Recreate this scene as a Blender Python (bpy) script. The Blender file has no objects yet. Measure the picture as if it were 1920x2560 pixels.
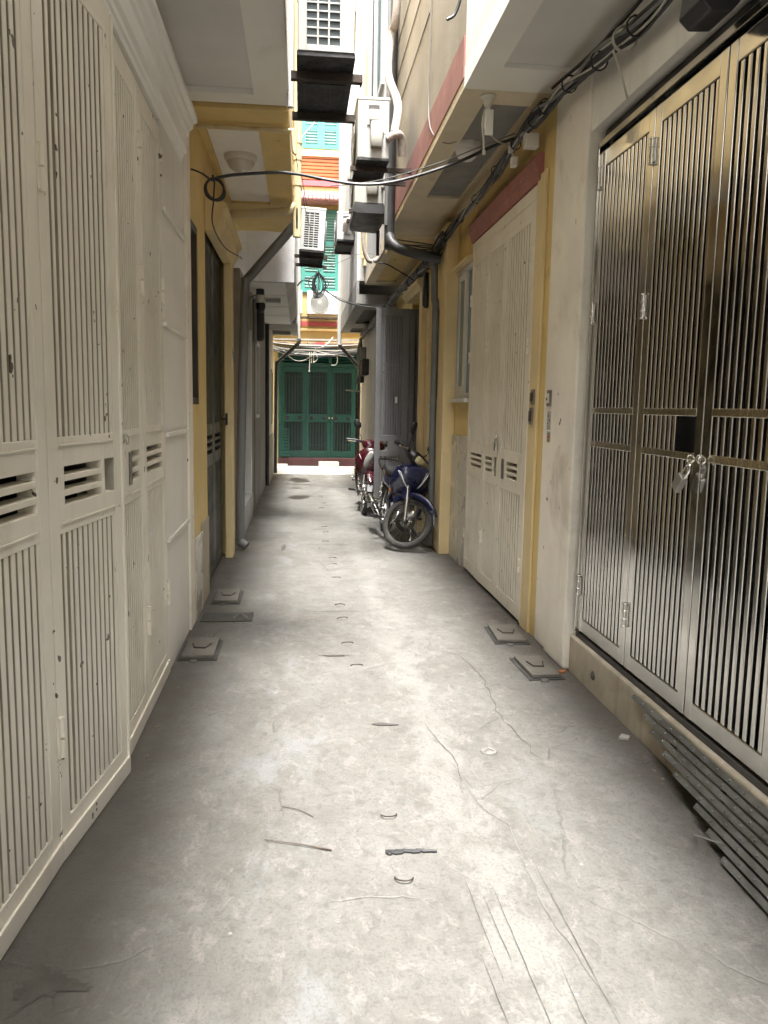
import bpy, bmesh, math, random
from mathutils import Vector, Matrix
random.seed(7)
R_ = math.radians
sc = bpy.context.scene
C = sc.collection

# ------------------------------------------------------------------ helpers
def cr(pts, k=6):
    """Catmull-Rom through pts"""
    P = [Vector(p) for p in pts]
    if len(P) < 3: return P
    Q = [P[0]*2-P[1]] + P + [P[-1]*2-P[-2]]
    out = []
    for i in range(1, len(Q)-2):
        a, b, c, d = Q[i-1], Q[i], Q[i+1], Q[i+2]
        for j in range(k):
            t = j/k
            out.append(0.5*((2*b)+(c-a)*t+(2*a-5*b+4*c-d)*t*t+(3*b-a-3*c+d)*t**3))
    out.append(P[-1])
    return out

class MB:
    def __init__(s, T=None):
        s.v = []; s.f = []; s.T = T; s.sm = []
    def add(s, vs, fs, smooth=False):
        n = len(s.v)
        if s.T: vs = [s.T(Vector(p)) for p in vs]
        s.v += [Vector(p) for p in vs]
        s.f += [[i+n for i in f] for f in fs]
        s.sm += [smooth]*len(fs)
        return s
    def box(s, x0, x1, y0, y1, z0, z1):
        vs = [(x, y, z) for x in (x0, x1) for y in (y0, y1) for z in (z0, z1)]
        return s.add(vs, [(0,1,3,2),(4,6,7,5),(0,4,5,1),(2,3,7,6),(0,2,6,4),(1,5,7,3)])
    def obox(s, c, u, v, w):
        """box: centre, three half vectors"""
        c, u, v, w = map(Vector, (c, u, v, w))
        vs = [c+u*i+v*j+w*k for i in (-1,1) for j in (-1,1) for k in (-1,1)]
        return s.add(vs, [(0,1,3,2),(4,6,7,5),(0,4,5,1),(2,3,7,6),(0,2,6,4),(1,5,7,3)])
    def tube(s, pts, r, n=8, closed=False, cap=True):
        P = [Vector(p) for p in pts]; m = len(P)
        rs = r if isinstance(r, (list, tuple)) else [r]*m
        tan = []
        for i in range(m):
            if closed: t = P[(i+1) % m]-P[i-1]
            else: t = P[min(i+1, m-1)]-P[max(i-1, 0)]
            tan.append(t.normalized() if t.length > 1e-9 else Vector((0,0,1)))
        up = Vector((0,0,1)) if abs(tan[0].z) < .9 else Vector((1,0,0))
        nrm = (up-tan[0]*up.dot(tan[0])).normalized()
        vs = []
        for i in range(m):
            nrm = nrm-tan[i]*nrm.dot(tan[i])
            nrm = nrm.normalized() if nrm.length > 1e-9 else tan[i].orthogonal().normalized()
            b = tan[i].cross(nrm)
            for j in range(n):
                a = 2*math.pi*j/n
                vs.append(P[i]+(nrm*math.cos(a)+b*math.sin(a))*rs[i])
        fs = []
        for i in range(m if closed else m-1):
            k = (i+1) % m
            for j in range(n):
                fs.append((i*n+j, i*n+(j+1) % n, k*n+(j+1) % n, k*n+j))
        if cap and not closed:
            fs.append(tuple(reversed(range(n)))); fs.append(tuple((m-1)*n+j for j in range(n)))
        return s.add(vs, fs, True)
    def cyl(s, p0, p1, r, n=16, r1=None):
        return s.tube([p0, p1], [r, r if r1 is None else r1], n)
    def lathe(s, prof, c=(0,0,0), ax=(0,0,1), n=32, closed=False, smooth=True):
        """prof: list of (radius, height) along axis ax"""
        ax = Vector(ax).normalized(); c = Vector(c)
        u = ax.orthogonal().normalized(); w = ax.cross(u)
        m = len(prof); vs = []
        for j in range(n):
            a = 2*math.pi*j/n; d = u*math.cos(a)+w*math.sin(a)
            for (r, h) in prof: vs.append(c+d*r+ax*h)
        fs = []
        for j in range(n):
            k = (j+1) % n
            for i in range(m if closed else m-1):
                q = (i+1) % m
                fs.append((j*m+i, k*m+i, k*m+q, j*m+q))
        return s.add(vs, fs, smooth)
    def prism(s, poly, ax, a, b, smooth=False):
        """extrude 2-D polygon: ax 'x': poly=(y,z), 'y': (x,z), 'z': (x,y)"""
        def pt(p, h):
            return {'x': (h, p[0], p[1]), 'y': (p[0], h, p[1]), 'z': (p[0], p[1], h)}[ax]
        n = len(poly)
        vs = [pt(p, a) for p in poly]+[pt(p, b) for p in poly]
        fs = [tuple(range(n)), tuple(range(2*n-1, n-1, -1))]
        fs += [(i, (i+1) % n, n+(i+1) % n, n+i) for i in range(n)]
        return s.add(vs, fs, smooth)
    def loft(s, secs, n=20, e=1.0, cap=True):
        """secs: (centre, half-vector u, half-vector v); superellipse exponent e (<1 boxier)"""
        vs = []; m = len(secs)
        for (c, u, v) in secs:
            c, u, v = Vector(c), Vector(u), Vector(v)
            for j in range(n):
                a = 2*math.pi*j/n
                ca, sa = math.cos(a), math.sin(a)
                vs.append(c+u*math.copysign(abs(ca)**e, ca)+v*math.copysign(abs(sa)**e, sa))
        fs = [(i*n+j, i*n+(j+1) % n, (i+1)*n+(j+1) % n, (i+1)*n+j) for i in range(m-1) for j in range(n)]
        if cap: fs += [tuple(reversed(range(n))), tuple((m-1)*n+j for j in range(n))]
        return s.add(vs, fs, True)
    def build(s, name, mat, parent=None, bev=0, seg=2, org=None, ang=40):
        me = bpy.data.meshes.new(name)
        if parent is None:
            if org is None:
                xs = [p.x for p in s.v]; ys = [p.y for p in s.v]; zs = [p.z for p in s.v]
                org = Vector(((min(xs)+max(xs))/2, (min(ys)+max(ys))/2, min(zs)))
            else: org = Vector(org)
            off = org
        else:
            off = Vector((0,0,0)); q = parent
            while q: off += q.location; q = q.parent
        me.from_pydata([p-off for p in s.v], [], s.f)
        me.polygons.foreach_set('use_smooth', s.sm)
        bm = bmesh.new(); bm.from_mesh(me)
        bmesh.ops.recalc_face_normals(bm, faces=bm.faces)
        for ed in bm.edges:
            if len(ed.link_faces) == 2 and ed.calc_face_angle(0) > R_(ang): ed.smooth = False
        bm.to_mesh(me); bm.free()
        me.materials.append(mat)
        o = bpy.data.objects.new(name, me); C.objects.link(o)
        if parent is None: o.location = org
        else: o.parent = parent
        if bev:
            b = o.modifiers.new('bevel', 'BEVEL'); b.width = bev; b.segments = seg
            b.limit_method = 'ANGLE'; b.angle_limit = R_(35)
        return o

def tag(o, label=None, cat=None, group=None, kind=None):
    if label: o['label'] = label
    if cat: o['category'] = cat
    if group: o['group'] = group
    if kind: o['kind'] = kind
    return o
def thing(name, label, cat, loc=(0,0,0), group=None):
    o = bpy.data.objects.new(name, None); C.objects.link(o)
    o.empty_display_size = .1
    o.location = loc
    return tag(o, label, cat, group)
def copy_tree(o, parent=None):
    c = o.copy(); C.objects.link(c)
    if parent: c.parent = parent
    for ch in list(o.children): copy_tree(ch, c)
    return c

# ------------------------------------------------------------------ materials
MATS = {}
def pmat(name, col, rough=.6, metal=0., var=.12, scale=2.5, bump=.12, bscale=45, streak=None,
         chips=None, dirt=None, rvar=.1, spec=.5, mscale=(1,1,1), trans=0., coat=0.):
    """painted / plastered / metal surface with mottling, vertical streaks, chips and dirt patches"""
    m = bpy.data.materials.new(name); m.use_nodes = True
    nt = m.node_tree; N = nt.nodes; L = nt.links
    bs = N['Principled BSDF']
    tc = N.new('ShaderNodeTexCoord'); mp = N.new('ShaderNodeMapping'); L.new(tc.outputs['Object'], mp.inputs[0])
    mp.inputs['Scale'].default_value = mscale
    def noise(sc_, det=6, ro=.6, vec=None, dist=0):
        n = N.new('ShaderNodeTexNoise'); n.inputs['Scale'].default_value = sc_
        n.inputs['Detail'].default_value = det; n.inputs['Roughness'].default_value = ro
        n.inputs['Distortion'].default_value = dist
        L.new(vec or mp.outputs[0], n.inputs['Vector']); return n.outputs['Fac']
    def ramp(f, a, b, lo=0., hi=1.):
        r = N.new('ShaderNodeMapRange'); r.interpolation_type = 'SMOOTHSTEP'
        L.new(f, r.inputs[0])
        for i, x in zip((1, 2, 3, 4), (a, b, lo, hi)): r.inputs[i].default_value = x
        return r.outputs[0]
    def mix(f, a, b):
        x = N.new('ShaderNodeMix'); x.data_type = 'RGBA'
        L.new(f, x.inputs[0])
        for sk, c in ((x.inputs[6], a), (x.inputs[7], b)):
            if isinstance(c, tuple): sk.default_value = (*c, 1)
            else: L.new(c, sk)
        return x.outputs[2]
    c0 = tuple(max(0, c*(1-var)) for c in col); c1 = tuple(min(1, c*(1+var)) for c in col)
    out = mix(ramp(noise(scale), .3, .7), c0, c1)
    if dirt:
        amt, dcol, dsc = dirt
        out = mix(ramp(noise(dsc, 8, .65, dist=.6), .62-amt*.3, .8-amt*.1, 0, .8), out, dcol)
    if streak:
        amt, scol = streak
        mp2 = N.new('ShaderNodeMapping'); L.new(tc.outputs['Object'], mp2.inputs[0])
        mp2.inputs['Scale'].default_value = (7, 7, .35)
        out = mix(ramp(noise(1.6, 5, .6, mp2.outputs[0]), .52, .8, 0, amt), out, scol)
    if chips:
        th, ccol, csc = chips
        out = mix(ramp(noise(csc, 3, .5), th, th+.02), out, ccol)
    L.new(out, bs.inputs['Base Color'])
    L.new(ramp(noise(scale*2.3, 5), .3, .7, max(.02, rough-rvar), min(1, rough+rvar)), bs.inputs['Roughness'])
    bs.inputs['Metallic'].default_value = metal
    bs.inputs['Specular IOR Level'].default_value = spec
    if coat: bs.inputs['Coat Weight'].default_value = coat; bs.inputs['Coat Roughness'].default_value = .08
    if trans: bs.inputs['Transmission Weight'].default_value = trans
    if bump:
        b = N.new('ShaderNodeBump'); b.inputs['Strength'].default_value = bump; b.inputs['Distance'].default_value = .01
        L.new(noise(bscale, 6, .6), b.inputs['Height']); L.new(b.outputs[0], bs.inputs['Normal'])
    MATS[name] = m
    return m
M = {}
def mk(k, *a, **kw): M[k] = pmat(k, *a, **kw); return M[k]

mk('gate_white', (0.74,0.695,0.595), .42, var=.05, scale=1.8, bump=.05, bscale=30, streak=(.22,(.48,.42,.32)), chips=(.695,(.06,.042,.03),14), dirt=(.35,(.56,.50,.40),1.5))
mk('door_cream', (0.72,0.67,0.56), .45, var=.05, bump=.05, bscale=30, streak=(.22,(.46,.40,.30)), chips=(.71,(.07,.05,.03),17), dirt=(.35,(.53,.47,.36),1.6))
mk('groove_shade_grime', (.36,.32,.25), .7, var=.15, scale=3, bump=.1)  # shade of the rib grooves painted into the colour, with some grime
mk('end_yellow', (0.36,0.27,0.105), .72, var=.07, bump=.15, streak=(.15,(.36,.25,.08)))
mk('beige_soffit', (.68,.60,.45), .75, var=.08, bump=.15, dirt=(.25,(.45,.38,.27),1.3))
mk('crack', (.062,.058,.052), .9, var=.3, scale=30)
mk('floor_stain', (.060,.055,.045), .6, var=.3, scale=14, bump=.2)
mk('paving', (.36,.35,.325), .7, var=.12, scale=3, bump=.3)
mk('wall_white', (0.76,0.735,0.68), .75, var=.06, scale=1.3, bump=.25, bscale=35, streak=(.25,(.47,.44,.37)), dirt=(.1,(.45,.41,.34),1.1))
mk('pillar_white', (0.8,0.75,0.66), .7, var=.08, scale=1.7, bump=.3, bscale=22, streak=(.4,(.50,.43,.33)), chips=(.715,(.16,.13,.10),11), dirt=(.35,(.46,.40,.31),1.9))
mk('soffit_white', (0.84,0.83,0.79), .8, var=.05, scale=1.1, bump=.12, bscale=50, dirt=(.1,(.5,.48,.43),.9))
mk('soffit_panel', (0.68,0.67,0.65), .8, var=.06, scale=1.3, bump=.12, bscale=50)
mk('yellow', (0.66,0.5,0.21), .72, var=.09, scale=1.6, bump=.18, bscale=38, streak=(.25,(.42,.25,.08)), chips=(.74,(.30,.24,.17),12), dirt=(.3,(.42,.30,.14),1.7))
mk('yellow_bright', (0.7,0.55,0.22), .72, var=.07, bump=.15, streak=(.15,(.5,.34,.1)))
mk('yellow_pale', (0.66,0.53,0.29), .7, var=.08, bump=.15, streak=(.3,(.42,.31,.15)))
mk('cream', (0.29,0.262,0.215), .8, var=.12, scale=1.2, bump=.25, bscale=30, streak=(.5,(.46,.36,.25)), dirt=(.2,(.46,.36,.26),1.2))
mk('pink', (0.29,0.135,0.12), .75, var=.14, bump=.15, streak=(.4,(.36,.17,.14)))
mk('red_lintel', (0.32,0.125,0.105), .6, var=.15, bump=.2, chips=(.72,(.5,.42,.36),16))
mk('grey_plaster', (0.5,0.495,0.485), .82, var=.14, scale=1.4, bump=.3, bscale=26, streak=(.6,(.20,.20,.20)), dirt=(.25,(.22,.21,.2),1.2))
mk('grey_dark', (0.25,0.243,0.23), .8, var=.14, bump=.25, streak=(.45,(.11,.10,.09)), dirt=(.3,(.13,.12,.1),1.3))
mk('dark_matte', (.055,.05,.045), .85, var=.3, bump=.3)  # near-black matte tone for recess panels, backings and small dark pieces
mk('plinth', (0.42,0.37,0.29), .85, var=.14, scale=3, bump=.5, bscale=22, streak=(.5,(.20,.16,.11)), dirt=(.4,(.17,.14,.10),2.0))
mk('tile', (0.5,0.47,0.4), .3, var=.06, scale=1.2, bump=.02, streak=(.12,(.50,.45,.36)))
mk('steel', (.58,.568,.54), .14, 1., var=.06, scale=2, bump=.09, bscale=3.2, rvar=.06)
mk('steel_rail', (.66,.63,.56), .13, 1., var=.1, scale=9, bump=.35, bscale=25, rvar=.06)
mk('hardware', (.28,.26,.23), .4, .9, var=.2, bump=.1)
mk('brass', (.55,.45,.28), .3, .9, bump=.05)
mk('black', (.009,.009,.010), .45, var=.3, bump=.03)
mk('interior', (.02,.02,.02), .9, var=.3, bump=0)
mk('olive_door', (.045,.047,.040), .38, .3, var=.2, bump=.08, streak=(.4,(.10,.09,.07)))
mk('brown_frame', (.05,.035,.022), .5, var=.2)
mk('grey_gate', (0.165,0.165,0.168), .5, .2, var=.1, bump=.08, streak=(.3,(.09,.085,.08)))
mk('green_gate', (0.004,0.05,0.035), .42, var=.12, bump=.06, streak=(.25,(.006,.07,.05)))
mk('gate_bar', (.012,.034,.028), .5, var=.15, bump=.05)
mk('green_shutter', (0.024,0.15,0.123), .5, var=.08, bump=.06, streak=(.2,(.05,.22,.19)))
mk('shutter_edge', (0.13,0.26,0.23), .45, var=.05, bump=.05)
mk('orange', (0.36,0.105,0.035), .5, var=.08, bump=.05)
mk('redband', (0.3,0.05,0.055), .6, var=.1)
mk('pink_tile', (0.3,0.14,0.13), .6, var=.15)
mk('maroon', (0.07,0.022,0.022), .5, var=.15)
mk('wood', (.20,.14,.09), .8, var=.3, scale=6, bump=.4, dirt=(.4,(.07,.06,.05),5))
mk('ac_white', (0.31,0.305,0.28), .4, var=.05, scale=4, bump=.03, streak=(.3,(.45,.41,.33)))
mk('ac_clean', (0.36,0.36,0.345), .4, var=.03, bump=.02, streak=(.15,(.55,.52,.46)))
mk('ac_fin', (.018,.030,.034), .5, var=.3, bump=0)
mk('ac_pan', (0.026,0.026,0.027), .75, var=.4, scale=7, bump=.3, streak=(.5,(.07,.065,.06)))
mk('rust_iron', (.045,.032,.025), .8, .3, var=.4, scale=9, bump=.3)
mk('rubber', (.012,.012,.013), .55, var=.3, bump=.05)
mk('cable_black', (.014,.014,.015), .5, var=.2, bump=0)
mk('cable_grey', (.16,.155,.15), .5, var=.2, bump=0)
mk('cable_white', (0.42,0.4,0.34), .5, var=.1, bump=0)
mk('tape', (0.27,0.235,0.205), .65, var=.12, scale=30, bump=.3, bscale=60, mscale=(1,1,1))
mk('pipe_beige', (.56,.47,.28), .5, var=.1, bump=.06, streak=(.5,(.32,.25,.14)), dirt=(.2,(.30,.24,.14),4))
mk('pipe_grey', (.14,.145,.145), .45, var=.12, bump=.05, streak=(.3,(.08,.08,.08)))
mk('pipe_black', (.025,.025,.026), .5, var=.2, bump=.05)
mk('pipe_white', (0.38,0.38,0.365), .45, var=.05, bump=.03, streak=(.25,(.48,.46,.42)))
mk('plastic_white', (.66,.64,.58), .4, var=.05, bump=.02)
mk('lamp_glass', (.56,.53,.48), .25, var=.04, bump=0)
mk('glass_dark', (.035,.045,.042), .06, var=.2, bump=0, rvar=.02, spec=.7)
mk('glass_teal', (.10,.17,.18), .08, var=.2, bump=0, rvar=.03, spec=.7)
mk('window_white', (.60,.60,.58), .4, var=.05, bump=.03)
mk('cover', (0.125,0.115,0.098), .85, var=.18, scale=6, bump=.4, bscale=60, dirt=(.3,(.12,.1,.08),5))
mk('slab_dark', (0.05,0.047,0.043), .85, var=.25, scale=9, bump=.5)
mk('ramp_steel', (0.24,0.245,0.24), .42, .75, var=.18, scale=9, bump=.1, dirt=(.3,(.10,.09,.08),7))
mk('scratch', (0.16,0.155,0.14), .8, var=.2, scale=20)
mk('lid', (0.15,0.143,0.13), .6, var=.15, scale=30)
mk('leaf_litter', (0.06,0.042,0.028), .8, var=.3, scale=20)
mk('paper', (0.4,0.385,0.35), .7, var=.1, scale=20)
mk('sticker_red', (.45,.12,.10), .6, var=.1)
mk('sticker_green', (.22,.25,.10), .6, var=.1)
mk('ink', (0.01,0.01,0.011), .6, var=.2, bump=0)
mk('mould', (0.2,0.17,0.13), .85, var=.3, scale=4, bump=.2)
# motorbikes
mk('bike_blue', (0.007,0.01,0.04), .28, var=.12, bump=.02, coat=.6, dirt=(.15,(.06,.06,.12),6))
mk('bike_red', (0.036,0.004,0.007), .25, var=.12, bump=.02, coat=.7)
mk('bike_black', (.012,.012,.013), .42, var=.2, bump=.05)
mk('seat_vinyl', (.016,.017,.019), .5, var=.2, bump=.25, bscale=120)
mk('bike_grey', (.23,.23,.23), .5, var=.12, bump=.05)
mk('alloy', (.42,.41,.39), .38, .85, var=.2, scale=8, bump=.15)
mk('chrome', (.70,.69,.67), .15, 1., var=.1, bump=.02)
mk('tyre', (.035,.033,.031), .8, var=.25, scale=8, bump=.3, dirt=(.35,(.14,.13,.115),5))
mk('lens_amber', (0.4,0.17,0.07), .2, var=.1, bump=.05)
mk('lens_clear', (0.28,0.28,0.26), .12, var=.1, bump=.15, bscale=50, coat=.5)
mk('lens_old', (.42,.37,.20), .15, var=.15, bump=.12, bscale=50, coat=.5)
mk('lens_red', (.30,.01,.01), .2, var=.1)
mk('silver_trim', (.62,.62,.60), .3, .5, var=.05, bump=0)
# ------------------------------------------------------------------ floor
def floor_mat():
    m = bpy.data.materials.new('concrete'); m.use_nodes = True
    nt = m.node_tree; N = nt.nodes; L = nt.links; bs = N['Principled BSDF']
    tc = N.new('ShaderNodeTexCoord'); sep = N.new('ShaderNodeSeparateXYZ'); L.new(tc.outputs['Object'], sep.inputs[0])
    def mp(scale, rot=0):
        q = N.new('ShaderNodeMapping'); L.new(tc.outputs['Object'], q.inputs[0])
        q.inputs['Scale'].default_value = scale; q.inputs['Rotation'].default_value = (0,0,rot); return q.outputs[0]
    def noise(s, det=6, ro=.6, vec=None, dist=0.):
        n = N.new('ShaderNodeTexNoise'); n.inputs['Scale'].default_value = s; n.inputs['Detail'].default_value = det
        n.inputs['Roughness'].default_value = ro; n.inputs['Distortion'].default_value = dist
        L.new(vec or tc.outputs['Object'], n.inputs['Vector']); return n.outputs['Fac']
    def rng(f, a, b, lo=0., hi=1.):
        r = N.new('ShaderNodeMapRange'); r.interpolation_type = 'SMOOTHSTEP'; L.new(f, r.inputs[0])
        for i, x in zip((1,2,3,4), (a,b,lo,hi)): r.inputs[i].default_value = x
        return r.outputs[0]
    def math_(op, a, b=None):
        q = N.new('ShaderNodeMath'); q.operation = op
        for i, x in enumerate((a, b)):
            if x is None: continue
            if isinstance(x, (int, float)): q.inputs[i].default_value = x
            else: L.new(x, q.inputs[i])
        return q.outputs[0]
    def mix(f, a, b, mode='MIX'):
        x = N.new('ShaderNodeMix'); x.data_type = 'RGBA'; x.blend_type = mode
        if isinstance(f, float): x.inputs[0].default_value = f
        else: L.new(f, x.inputs[0])
        for sk, c in ((x.inputs[6], a), (x.inputs[7], b)):
            if isinstance(c, tuple): sk.default_value = (*c, 1)
            else: L.new(c, sk)
        return x.outputs[2]
    X, Y = sep.outputs[0], sep.outputs[1]
    base = mix(rng(noise(1.1, 7, .65), .32, .68), (.210,.200,.180), (.270,.260,.238))
    base = mix(rng(noise(5, 8, .7), .40, .72, 0, .55), base, (.165,.153,.133))
    base = mix(rng(noise(2.2, 6, .6, mp((1,.45,1), .25), .8), .56, .70, 0, .5), base, (.28,.28,.272))
    base = mix(rng(noise(26, 8, .75, mp((1,.8,1), .6), .6), .48, .62, 0, .6), base, (.14,.135,.12))
    base = mix(rng(noise(17, 9, .75, mp((1,.6,1), .9), .8), .52, .64, 0, .75), base, (.345,.315,.29))
    # reddish-brown dirt stains
    base = mix(rng(noise(1.7, 6, .65, mp((1,1,1), 1.1)), .60, .78, 0, .5), base, (.175,.138,.11))
    # worn pale lime path right of the centre line
    wob = noise(1.0, 4, .6, mp((1,.8,1), 2.0))
    xc = math_('ADD', X, math_('MULTIPLY', math_('SUBTRACT', wob, .5), .55))
    band = math_('SUBTRACT', 1.0, math_('ABSOLUTE', math_('MULTIPLY', math_('SUBTRACT', xc, .62), 3.6)))
    spl = math_('ADD', math_('MULTIPLY', noise(6, 9, .75, mp((1,.6,1), .4), .6), .6), math_('MULTIPLY', noise(28, 9, .8, mp((1,.7,1), 1.4), .8), .4))
    pale = rng(math_('ADD', math_('MULTIPLY', band, .20), spl), .60, .70)
    base = mix(math_('MULTIPLY', pale, .62), base, (.335,.328,.30))
    # second, fainter bluish-white patch left of the line
    band2 = math_('SUBTRACT', 1.0, math_('ABSOLUTE', math_('MULTIPLY', math_('ADD', xc, .12), 3.2)))
    pale2 = rng(math_('ADD', math_('MULTIPLY', band2, .16), noise(6, 8, .7, mp((1,.5,1), 1.0), .4)), .63, .75, 0, .6)
    base = mix(pale2, base, (.315,.32,.32))
    # fine speckle, grit, white paint drops
    base = mix(rng(noise(90, 3, .6), .50, .68, 0, .45), base, (.11,.105,.095))
    v = N.new('ShaderNodeTexVoronoi'); v.inputs['Scale'].default_value = 7; L.new(tc.outputs['Object'], v.inputs['Vector'])
    v.inputs['Randomness'].default_value = 1
    dots = math_('MULTIPLY', math_('LESS_THAN', v.outputs['Distance'], .045), math_('GREATER_THAN', noise(2.3, 2), .52))
    base = mix(math_('MULTIPLY', dots, .7), base, (.5,.49,.46))
    # dirt along both walls, darkened to paint the shade beside the bright strip
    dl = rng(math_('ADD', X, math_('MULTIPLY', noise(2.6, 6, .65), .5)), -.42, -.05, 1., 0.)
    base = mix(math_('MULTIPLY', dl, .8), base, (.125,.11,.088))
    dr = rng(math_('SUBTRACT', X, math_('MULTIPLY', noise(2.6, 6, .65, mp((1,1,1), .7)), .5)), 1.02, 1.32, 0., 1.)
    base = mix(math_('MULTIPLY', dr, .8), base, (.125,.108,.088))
    # cracks
    vc = N.new('ShaderNodeTexVoronoi'); vc.feature = 'DISTANCE_TO_EDGE'; vc.inputs['Scale'].default_value = .75
    wv = N.new('ShaderNodeVectorMath'); wv.operation = 'ADD'
    nz = N.new('ShaderNodeTexNoise'); nz.inputs['Scale'].default_value = 3; nz.inputs['Detail'].default_value = 5
    L.new(tc.outputs['Object'], nz.inputs['Vector'])
    ms = N.new('ShaderNodeVectorMath'); ms.operation = 'SCALE'; ms.inputs[3].default_value = .22
    L.new(nz.outputs['Color'], ms.inputs[0]); L.new(tc.outputs['Object'], wv.inputs[0]); L.new(ms.outputs[0], wv.inputs[1])
    L.new(wv.outputs[0], vc.inputs['Vector'])
    crk = math_('MULTIPLY', rng(vc.outputs['Distance'], 0, .006, 1, 0), rng(noise(1.3, 3), .48, .60))
    base = mix(math_('MULTIPLY', crk, .35), base, (.12,.11,.10))
    hv = N.new('ShaderNodeHueSaturation'); hv.inputs['Value'].default_value = .54; L.new(base, hv.inputs['Color'])
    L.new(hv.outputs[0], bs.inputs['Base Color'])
    L.new(rng(noise(3, 6), .3, .7, .50, .72), bs.inputs['Roughness'])
    b = N.new('ShaderNodeBump'); b.inputs['Strength'].default_value = .6; b.inputs['Distance'].default_value = .014
    hh = math_('ADD', math_('MULTIPLY', noise(38, 8, .7), .6), math_('MULTIPLY', noise(4, 5), .8))
    hh = math_('SUBTRACT', hh, math_('MULTIPLY', crk, .5))
    L.new(hh, b.inputs['Height']); L.new(b.outputs[0], bs.inputs['Normal'])
    return m
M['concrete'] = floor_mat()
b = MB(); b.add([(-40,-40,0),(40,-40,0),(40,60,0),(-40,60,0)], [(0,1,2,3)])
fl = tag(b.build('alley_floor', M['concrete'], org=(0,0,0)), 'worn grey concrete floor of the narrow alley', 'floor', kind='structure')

def ragged(pts, seg=.012, amp=.003):
    """jittered polyline points"""
    out = []
    for i in range(len(pts)-1):
        a, c = Vector(pts[i]), Vector(pts[i+1]); n = max(2, int((c-a).length/seg/4))
        for j in range(n): out.append(a.lerp(c, j/n)+Vector((random.uniform(-amp, amp), random.uniform(-amp, amp), 0)))
    out.append(Vector(pts[-1])); return out
def strip(mb, pts, w, z=.004):
    P = [Vector((p[0], p[1], 0)) for p in pts]; vs = []
    for i, p in enumerate(P):
        t = (P[min(i+1, len(P)-1)]-P[max(i-1, 0)]).normalized(); nn = Vector((-t.y, t.x, 0))
        ww = w*(.4+.6*math.sin(math.pi*min(1, (i+.3)/(len(P)-.4))))*random.uniform(.6, 1.3)
        vs += [(p+nn*ww/2)+Vector((0,0,z)), (p-nn*ww/2)+Vector((0,0,z))]
    mb.add(vs, [(2*i, 2*i+1, 2*i+3, 2*i+2) for i in range(len(P)-1)])
# scored lines and joints of the trench slabs
b = MB()
for a, c in [((.53,2.34),(.54,1.88)),((.61,2.29),(.62,1.5)),((.78,2.41),(.79,1.6)),((.57,2.24),(.58,1.95)),((.71,1.92),(.70,1.5)),((.50,1.98),(.515,1.72))]:
    strip(b, ragged([(*a,0),(*c,0)], amp=.0015), .0018)
for y, x0, x1, w in [(4.66,.1,.30,.010),(5.72,.0,.42,.008),(7.62,.05,.62,.010),(7.25,.1,.60,.006),(8.55,.0,.6,.010),(9.62,.0,.6,.010),(10.9,-.02,.6,.012),(12.0,.0,.6,.012)]:
    strip(b, ragged([(x0,y,0),((x0+x1)/2,y+random.uniform(-.02,.02),0),(x1,y,0)], amp=.008), w)
strip(b, ragged([(.86,5.1,0),(.80,4.75,0),(.98,4.62,0),(1.02,4.2,0),(.98,3.7,0),(1.03,3.2,0)], amp=.012), .0042)
strip(b, ragged([(.60,3.6,0),(.66,3.2,0),(.64,2.9,0)], amp=.012), .003)
tag(b.build('floor_scratches', M['crack'], fl), kind='structure')
b = MB()
for pl in [[(.65,3.15),(.69,2.77),(.76,2.66),(.74,2.17),(.80,1.72)],[(.83,3.95),(1.10,4.15),(1.45,4.20)],[(.75,3.42),(1.05,3.75)],[(1.25,3.75),(1.55,3.82)],[(1.2,3.35),(1.5,3.5)],[(.72,2.95),(.98,3.05)],[(.70,2.85),(.83,3.0)]]:
    strip(b, ragged([(*p,0) for p in pl], amp=.004), .0035)
tag(b.build('chalk_scratches', M['scratch'], fl), kind='structure')
mk('damp', (.040,.036,.029), .42, var=.25, scale=9, bump=.15, spec=.35)
for (x, y, rx, ry) in [(-.03,16.05,.22,.46),(-.02,13.05,.20,.24),(-.09,14.5,.13,.06),(-.02,15.2,.24,.05)]:
    b = MB(); n = 40
    ph = [random.uniform(0,6.28) for _ in range(3)]
    rr = [.95+.18*math.sin(2*2*math.pi*j/n+ph[0])+.13*math.sin(5*2*math.pi*j/n+ph[1])+.07*math.sin(9*2*math.pi*j/n+ph[2]) for j in range(n)]
    vs = [(x+math.cos(2*math.pi*j/n)*rx*rr[j], y+math.sin(2*math.pi*j/n)*ry*rr[j], .004) for j in range(n)]
    b.add(vs, [tuple(range(n))])
    tag(b.build('puddle', M['damp']), kind='structure')
b = MB(); b.add([(-8,17.48,.004),(8,17.48,.004),(8,20,.004),(-8,20,.004)], [(0,1,2,3)])
tag(b.build('lane_paving', M['paving'], org=(0,0,0)), kind='structure')
for (x, y, rx, ry, zz) in [(-.66,1.96,.065,.06,.0030),(-.57,1.94,.04,.014,.0034)]:
    b = MB(); n = 60; ph = [random.uniform(0,6.28) for _ in range(4)]
    rr = [1+.22*math.sin(3*2*math.pi*j/n+ph[0])+.16*math.sin(7*2*math.pi*j/n+ph[1])+.10*math.sin(13*2*math.pi*j/n+ph[2]) for j in range(n)]
    b.add([(x+math.cos(2*math.pi*j/n)*rx*rr[j], y+math.sin(2*math.pi*j/n)*ry*rr[j], zz) for j in range(n)], [tuple(range(n))])
    tag(b.build('stain', M['floor_stain']), kind='structure')
# ------------------------------------------------------------------ houses
HT = 6.3; HF = 7.2
def house(name, label, loc): return thing('house', label, 'house', loc)
class HB:
    def __init__(s, root): s.r = root
    def box(s, part, mat, boxes, bev=0, label=None):
        b = MB()
        for q in boxes: b.box(*q)
        o = b.build(part, M[mat], s.r, bev=bev)
        if label: o['label'] = label
        return o
E_ = .003
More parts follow.
